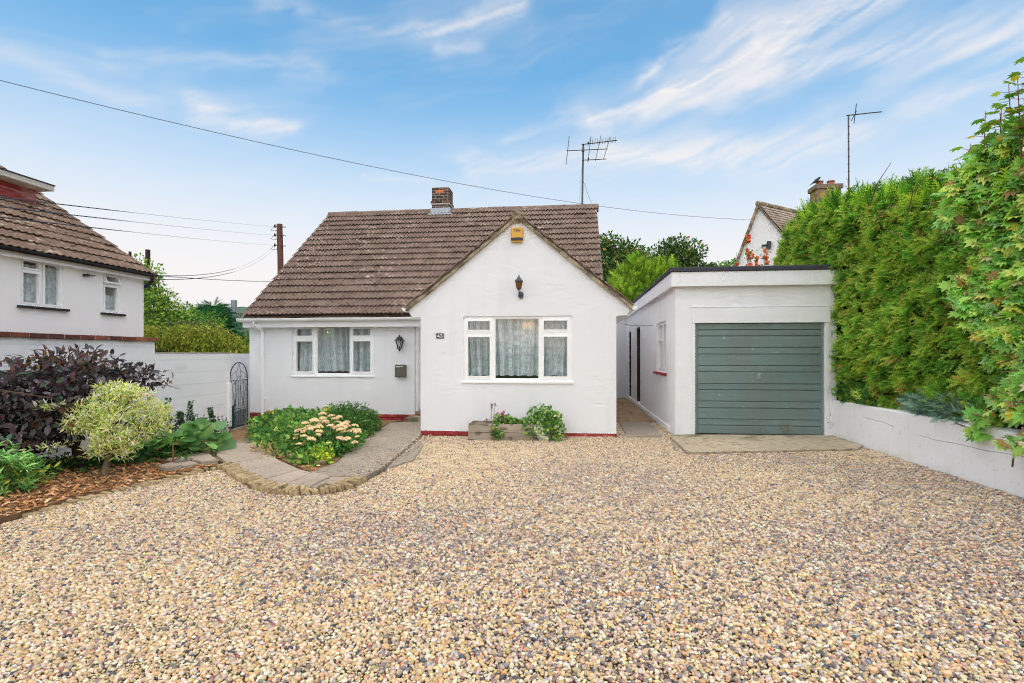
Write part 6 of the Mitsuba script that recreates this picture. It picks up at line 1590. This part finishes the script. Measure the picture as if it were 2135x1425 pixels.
for (x0, y0, x1, z1, nb) in [(6.0, 18.8, 5.93, 5.5, 120), (6.62, 18.85, 6.50, 5.10, 60), (6.85, 18.9, 7.08, 5.2, 60), (6.25, 18.85, 6.28, 4.75, 40), (5.7, 18.8, 5.55, 4.95, 14), (5.2, 18.8, 4.9, 4.55, 8), (6.7, 18.8, 6.9, 4.8, 40)]:
    pts = [np.array([x0 + (x1 - x0) * t_ + .05 * math.sin(t_ * 7), y0, 3.6 + (z1 - 3.6) * t_]) for t_ in np.linspace(0, 1, 8)]; ts.append(tube(pts, np.linspace(.02, .006, 8), 5))
    for _ in range(nb // 5):
        t_ = r.uniform(.45, 1); q = pts[0] + (pts[-1] - pts[0]) * t_ + r.normal(0, .075 * (1.25 - t_) + .02, 3)
        for _ in range(8): bp.append(q + r.normal(0, .022, 3))
        for _ in range(3): lp.append(q + r.normal(0, .07, 3))
ball = trimesh.creation.icosphere(0, .033); v = np.array(ball.vertices)[None] + np.array(bp)[:, None]; f = np.array(ball.faces)[None] + (np.arange(len(bp)) * 12)[:, None, None]
put(py_ + '__berries', (v.reshape(-1, 3), f.reshape(-1, 3)), 'vertex_semi', color=np.repeat(palette(r, len(bp), [srgb(214, 74, 28), srgb(226, 104, 40), srgb(180, 52, 30)]), 12, 0)); tag(py_ + '__berries', kind='stuff')
m = len(lp); mesh, col = scatter(OVAL, np.array(lp), unit(r.standard_normal((m, 3))), unit(r.standard_normal((m, 3)) + [0, 0, 1]), .07 + .04 * r.random(m), palette(r, m, [srgb(70, 104, 46), srgb(100, 130, 60)])); put(py_ + '__foliage', mesh, 'leaf', color=col)
put(py_ + '__stem', cat_(ts), 'bark')
leafy(py_ + '__lower_leaves', OVAL, [(6.0, 18.8, 4.1, .6, .3, .33), (6.9, 18.8, 4.12, .5, .3, .30), (5.2, 18.8, 4.05, .5, .3, .25)], 900, .10, [srgb(170, 184, 60), srgb(120, 150, 60), srgb(84, 118, 52)], seed=243, shell=.9)
# left side
tree('tree', 'bright green broadleaf tree behind the corner of the left neighbour\'s house', 'tree', [(-15.6, 18.34, 3.5, .70, .69, .62), (-14.95, 18.42, 2.9, .74, .73, .62), (-15.78, 18.32, 2.6, .9, .82, .7), (-17.3, 19.15, 4.85, .55, .57, .5), (-15.96, 18.3, 4.5, .5, .51, .36), (-14.4, 18.47, 2.2, .7, .73, .55), (-16.6, 18.6, 4.0, .8, .7, .7)], 6500, .125, [srgb(118, 148, 58), srgb(86, 122, 50), srgb(148, 166, 70), srgb(58, 92, 42)], None, seed=251, shell=.9, rough=.45)
k = thing('pine_tree', 'dark layered pine beside the steel post on the left', 'tree')
r = np.random.default_rng(261); p, o = in_blobs(r, 2600, [(-20.5, 27.9, 3.55, 1.0, 1., .62), (-19.56, 25.94, 2.9, .9, .89, .8), (-18.5, 26.1, 2.9, .8, .7, .6), (-20.2, 27.8, 4.1, .6, .6, .25), (-19.0, 26.2, 3.6, .7, .6, .18), (-19.5, 26.0, 2.0, 1.3, 1.0, .7), (-18.3, 26.2, 2.35, .7, .6, .2)], .7, 3, .45, 1.2)
m = len(p); y = unit(o * [1, 1, .3] + np.array([0, 0, .1]) + .25 * r.standard_normal((m, 3)))
mesh, col = scatter(spray_shape(7), p, y, unit(np.array([0, 0, 1.]) + r.standard_normal((m, 3)) * .3), .34 + .2 * r.random(m), palette(r, m, [srgb(40, 92, 50), srgb(56, 112, 58), srgb(30, 66, 42)], None, .15)); put(k + '__crown', mesh, 'leaf', color=col)
put(k + '__trunk', tube([(-19.6, 26.6, -.4), (-19.6, 26.6, 3.4)], [.14, .05], 8), 'bark_dark', smooth=True)
k = thing('weeping_shrub', 'yellow green weeping shrub hanging behind the low white wall', 'shrub')
r = np.random.default_rng(271); WB = [(-10.2, 11.9, 1.85, .50, .47, .36), (-9.75, 12.47, 1.85, .55, .55, .42), (-9.2, 12.54, 1.85, .55, .55, .42), (-8.6, 12.6, 1.62, .36, .39, .36), (-10.2, 11.3, 1.9, .34, .34, .28), (-9.5, 12.5, 1.3, 1.0, .6, .6), (-10.6, 11.6, 1.5, .5, .5, .6)]
p, o = in_blobs(r, 12000, WB, .65, 3, .45, 2.6); m = len(p)
mesh, col = scatter(LANCE, p, unit(o * .5 + np.array([0, 0, -.8]) + .35 * r.standard_normal((m, 3))), unit(o + r.standard_normal((m, 3)) * .5), .085 + .06 * r.random(m), palette(r, m, [srgb(134, 140, 50), srgb(104, 120, 44), srgb(158, 158, 72), srgb(72, 90, 38)], [4, 3, 2, 2], .15)); put(k + '__foliage', mesh, 'leaf', color=col)
branches(k + '__trunk', (-9.6, 12.3, -.3), WB, .06, 5, 'bark', .6, 4)
put(k + '__bare_stem', cat_([tube([(-10.2 + .9 * t0, 12.0, 1.9), (-9.9 + .9 * t0, 12.0, 2.22), (-9.45 + .8 * t0, 12.0, 2.26), (-9.0 + .8 * t0, 12.1, 1.95)], .010, 5) for t0 in (0, .3, .7)]), 'bark')
tree('shrub', 'dark green shrub below the steel lattice arm', 'shrub', [(-14.9, 22.5, 1.9, .7, .55, .5), (-18.25, 28.1, 2.2, .9, .55, .6), (-16.5, 25.5, 1.5, 1.2, .8, .8), (-14.0, 22.4, 1.4, .9, .6, .6)], 2600, .13, [srgb(52, 84, 42), srgb(78, 110, 52), srgb(104, 128, 56)], seed=281)
tree('shrub', 'mid green shrub between the broadleaf tree and the pine', 'shrub', [(-16.8, 23.0, 2.9, .6, .5, .6), (-16.0, 21.8, 2.3, .8, .6, .7), (-18.2, 23.5, 3.1, .6, .5, .5)], 1900, .13, [srgb(96, 130, 58), srgb(72, 108, 52)], seed=285)
# wooded hill far away
hx = np.linspace(-900, 300, 120); r = np.random.default_rng(291)
hz = 34 + 22 * np.exp(-((hx + 380) / 260) ** 2) + 9 * meshkit.fbm(np.stack([hx * .012, hx * 0, hx * 0], 1), 4, 2)
vv = []
for k, (dy, s_) in enumerate([(0, 0), (30, .35), (80, .8), (160, 1.0), (260, .9)]): vv.append(np.stack([hx * (1 + dy / 2500), 470 + dy * 1.0 + 0 * hx, -1 + s_ * (hz + 4 * r.random(120))], 1))
vv = np.array(vv); n_ = 120; i, j = np.meshgrid(np.arange(4), np.arange(n_ - 1), indexing='ij'); a = (i * n_ + j).ravel()
mat('hill_wood', proc(lambda p, n, uv: mix((.045, .075, .055), (.10, .14, .09), noise(p.x * .14, p.z * .22, p.y * .14))), .95, specular=.05)
tag(put('hill', (vv.reshape(-1, 3), np.vstack([np.stack([a, a + 1, a + n_ + 1], 1), np.stack([a, a + n_ + 1, a + n_], 1)])), 'hill_wood', smooth=True), 'hazy wooded hill far off on the left', kind='structure')

# things of which there are several share a group
GROUPS = {'net_curtain': 'net curtains inside the windows', 'overhead_cable': 'overhead cables', 'telegraph_pole': 'telegraph poles on the left', 'television_aerial': 'television aerials'}
for k in list(labels):
    base = k[:-4] if k[-4:-3] == '_' and k[-3:].isdigit() else k
    if base in GROUPS: labels[k]['group'] = GROUPS[base]
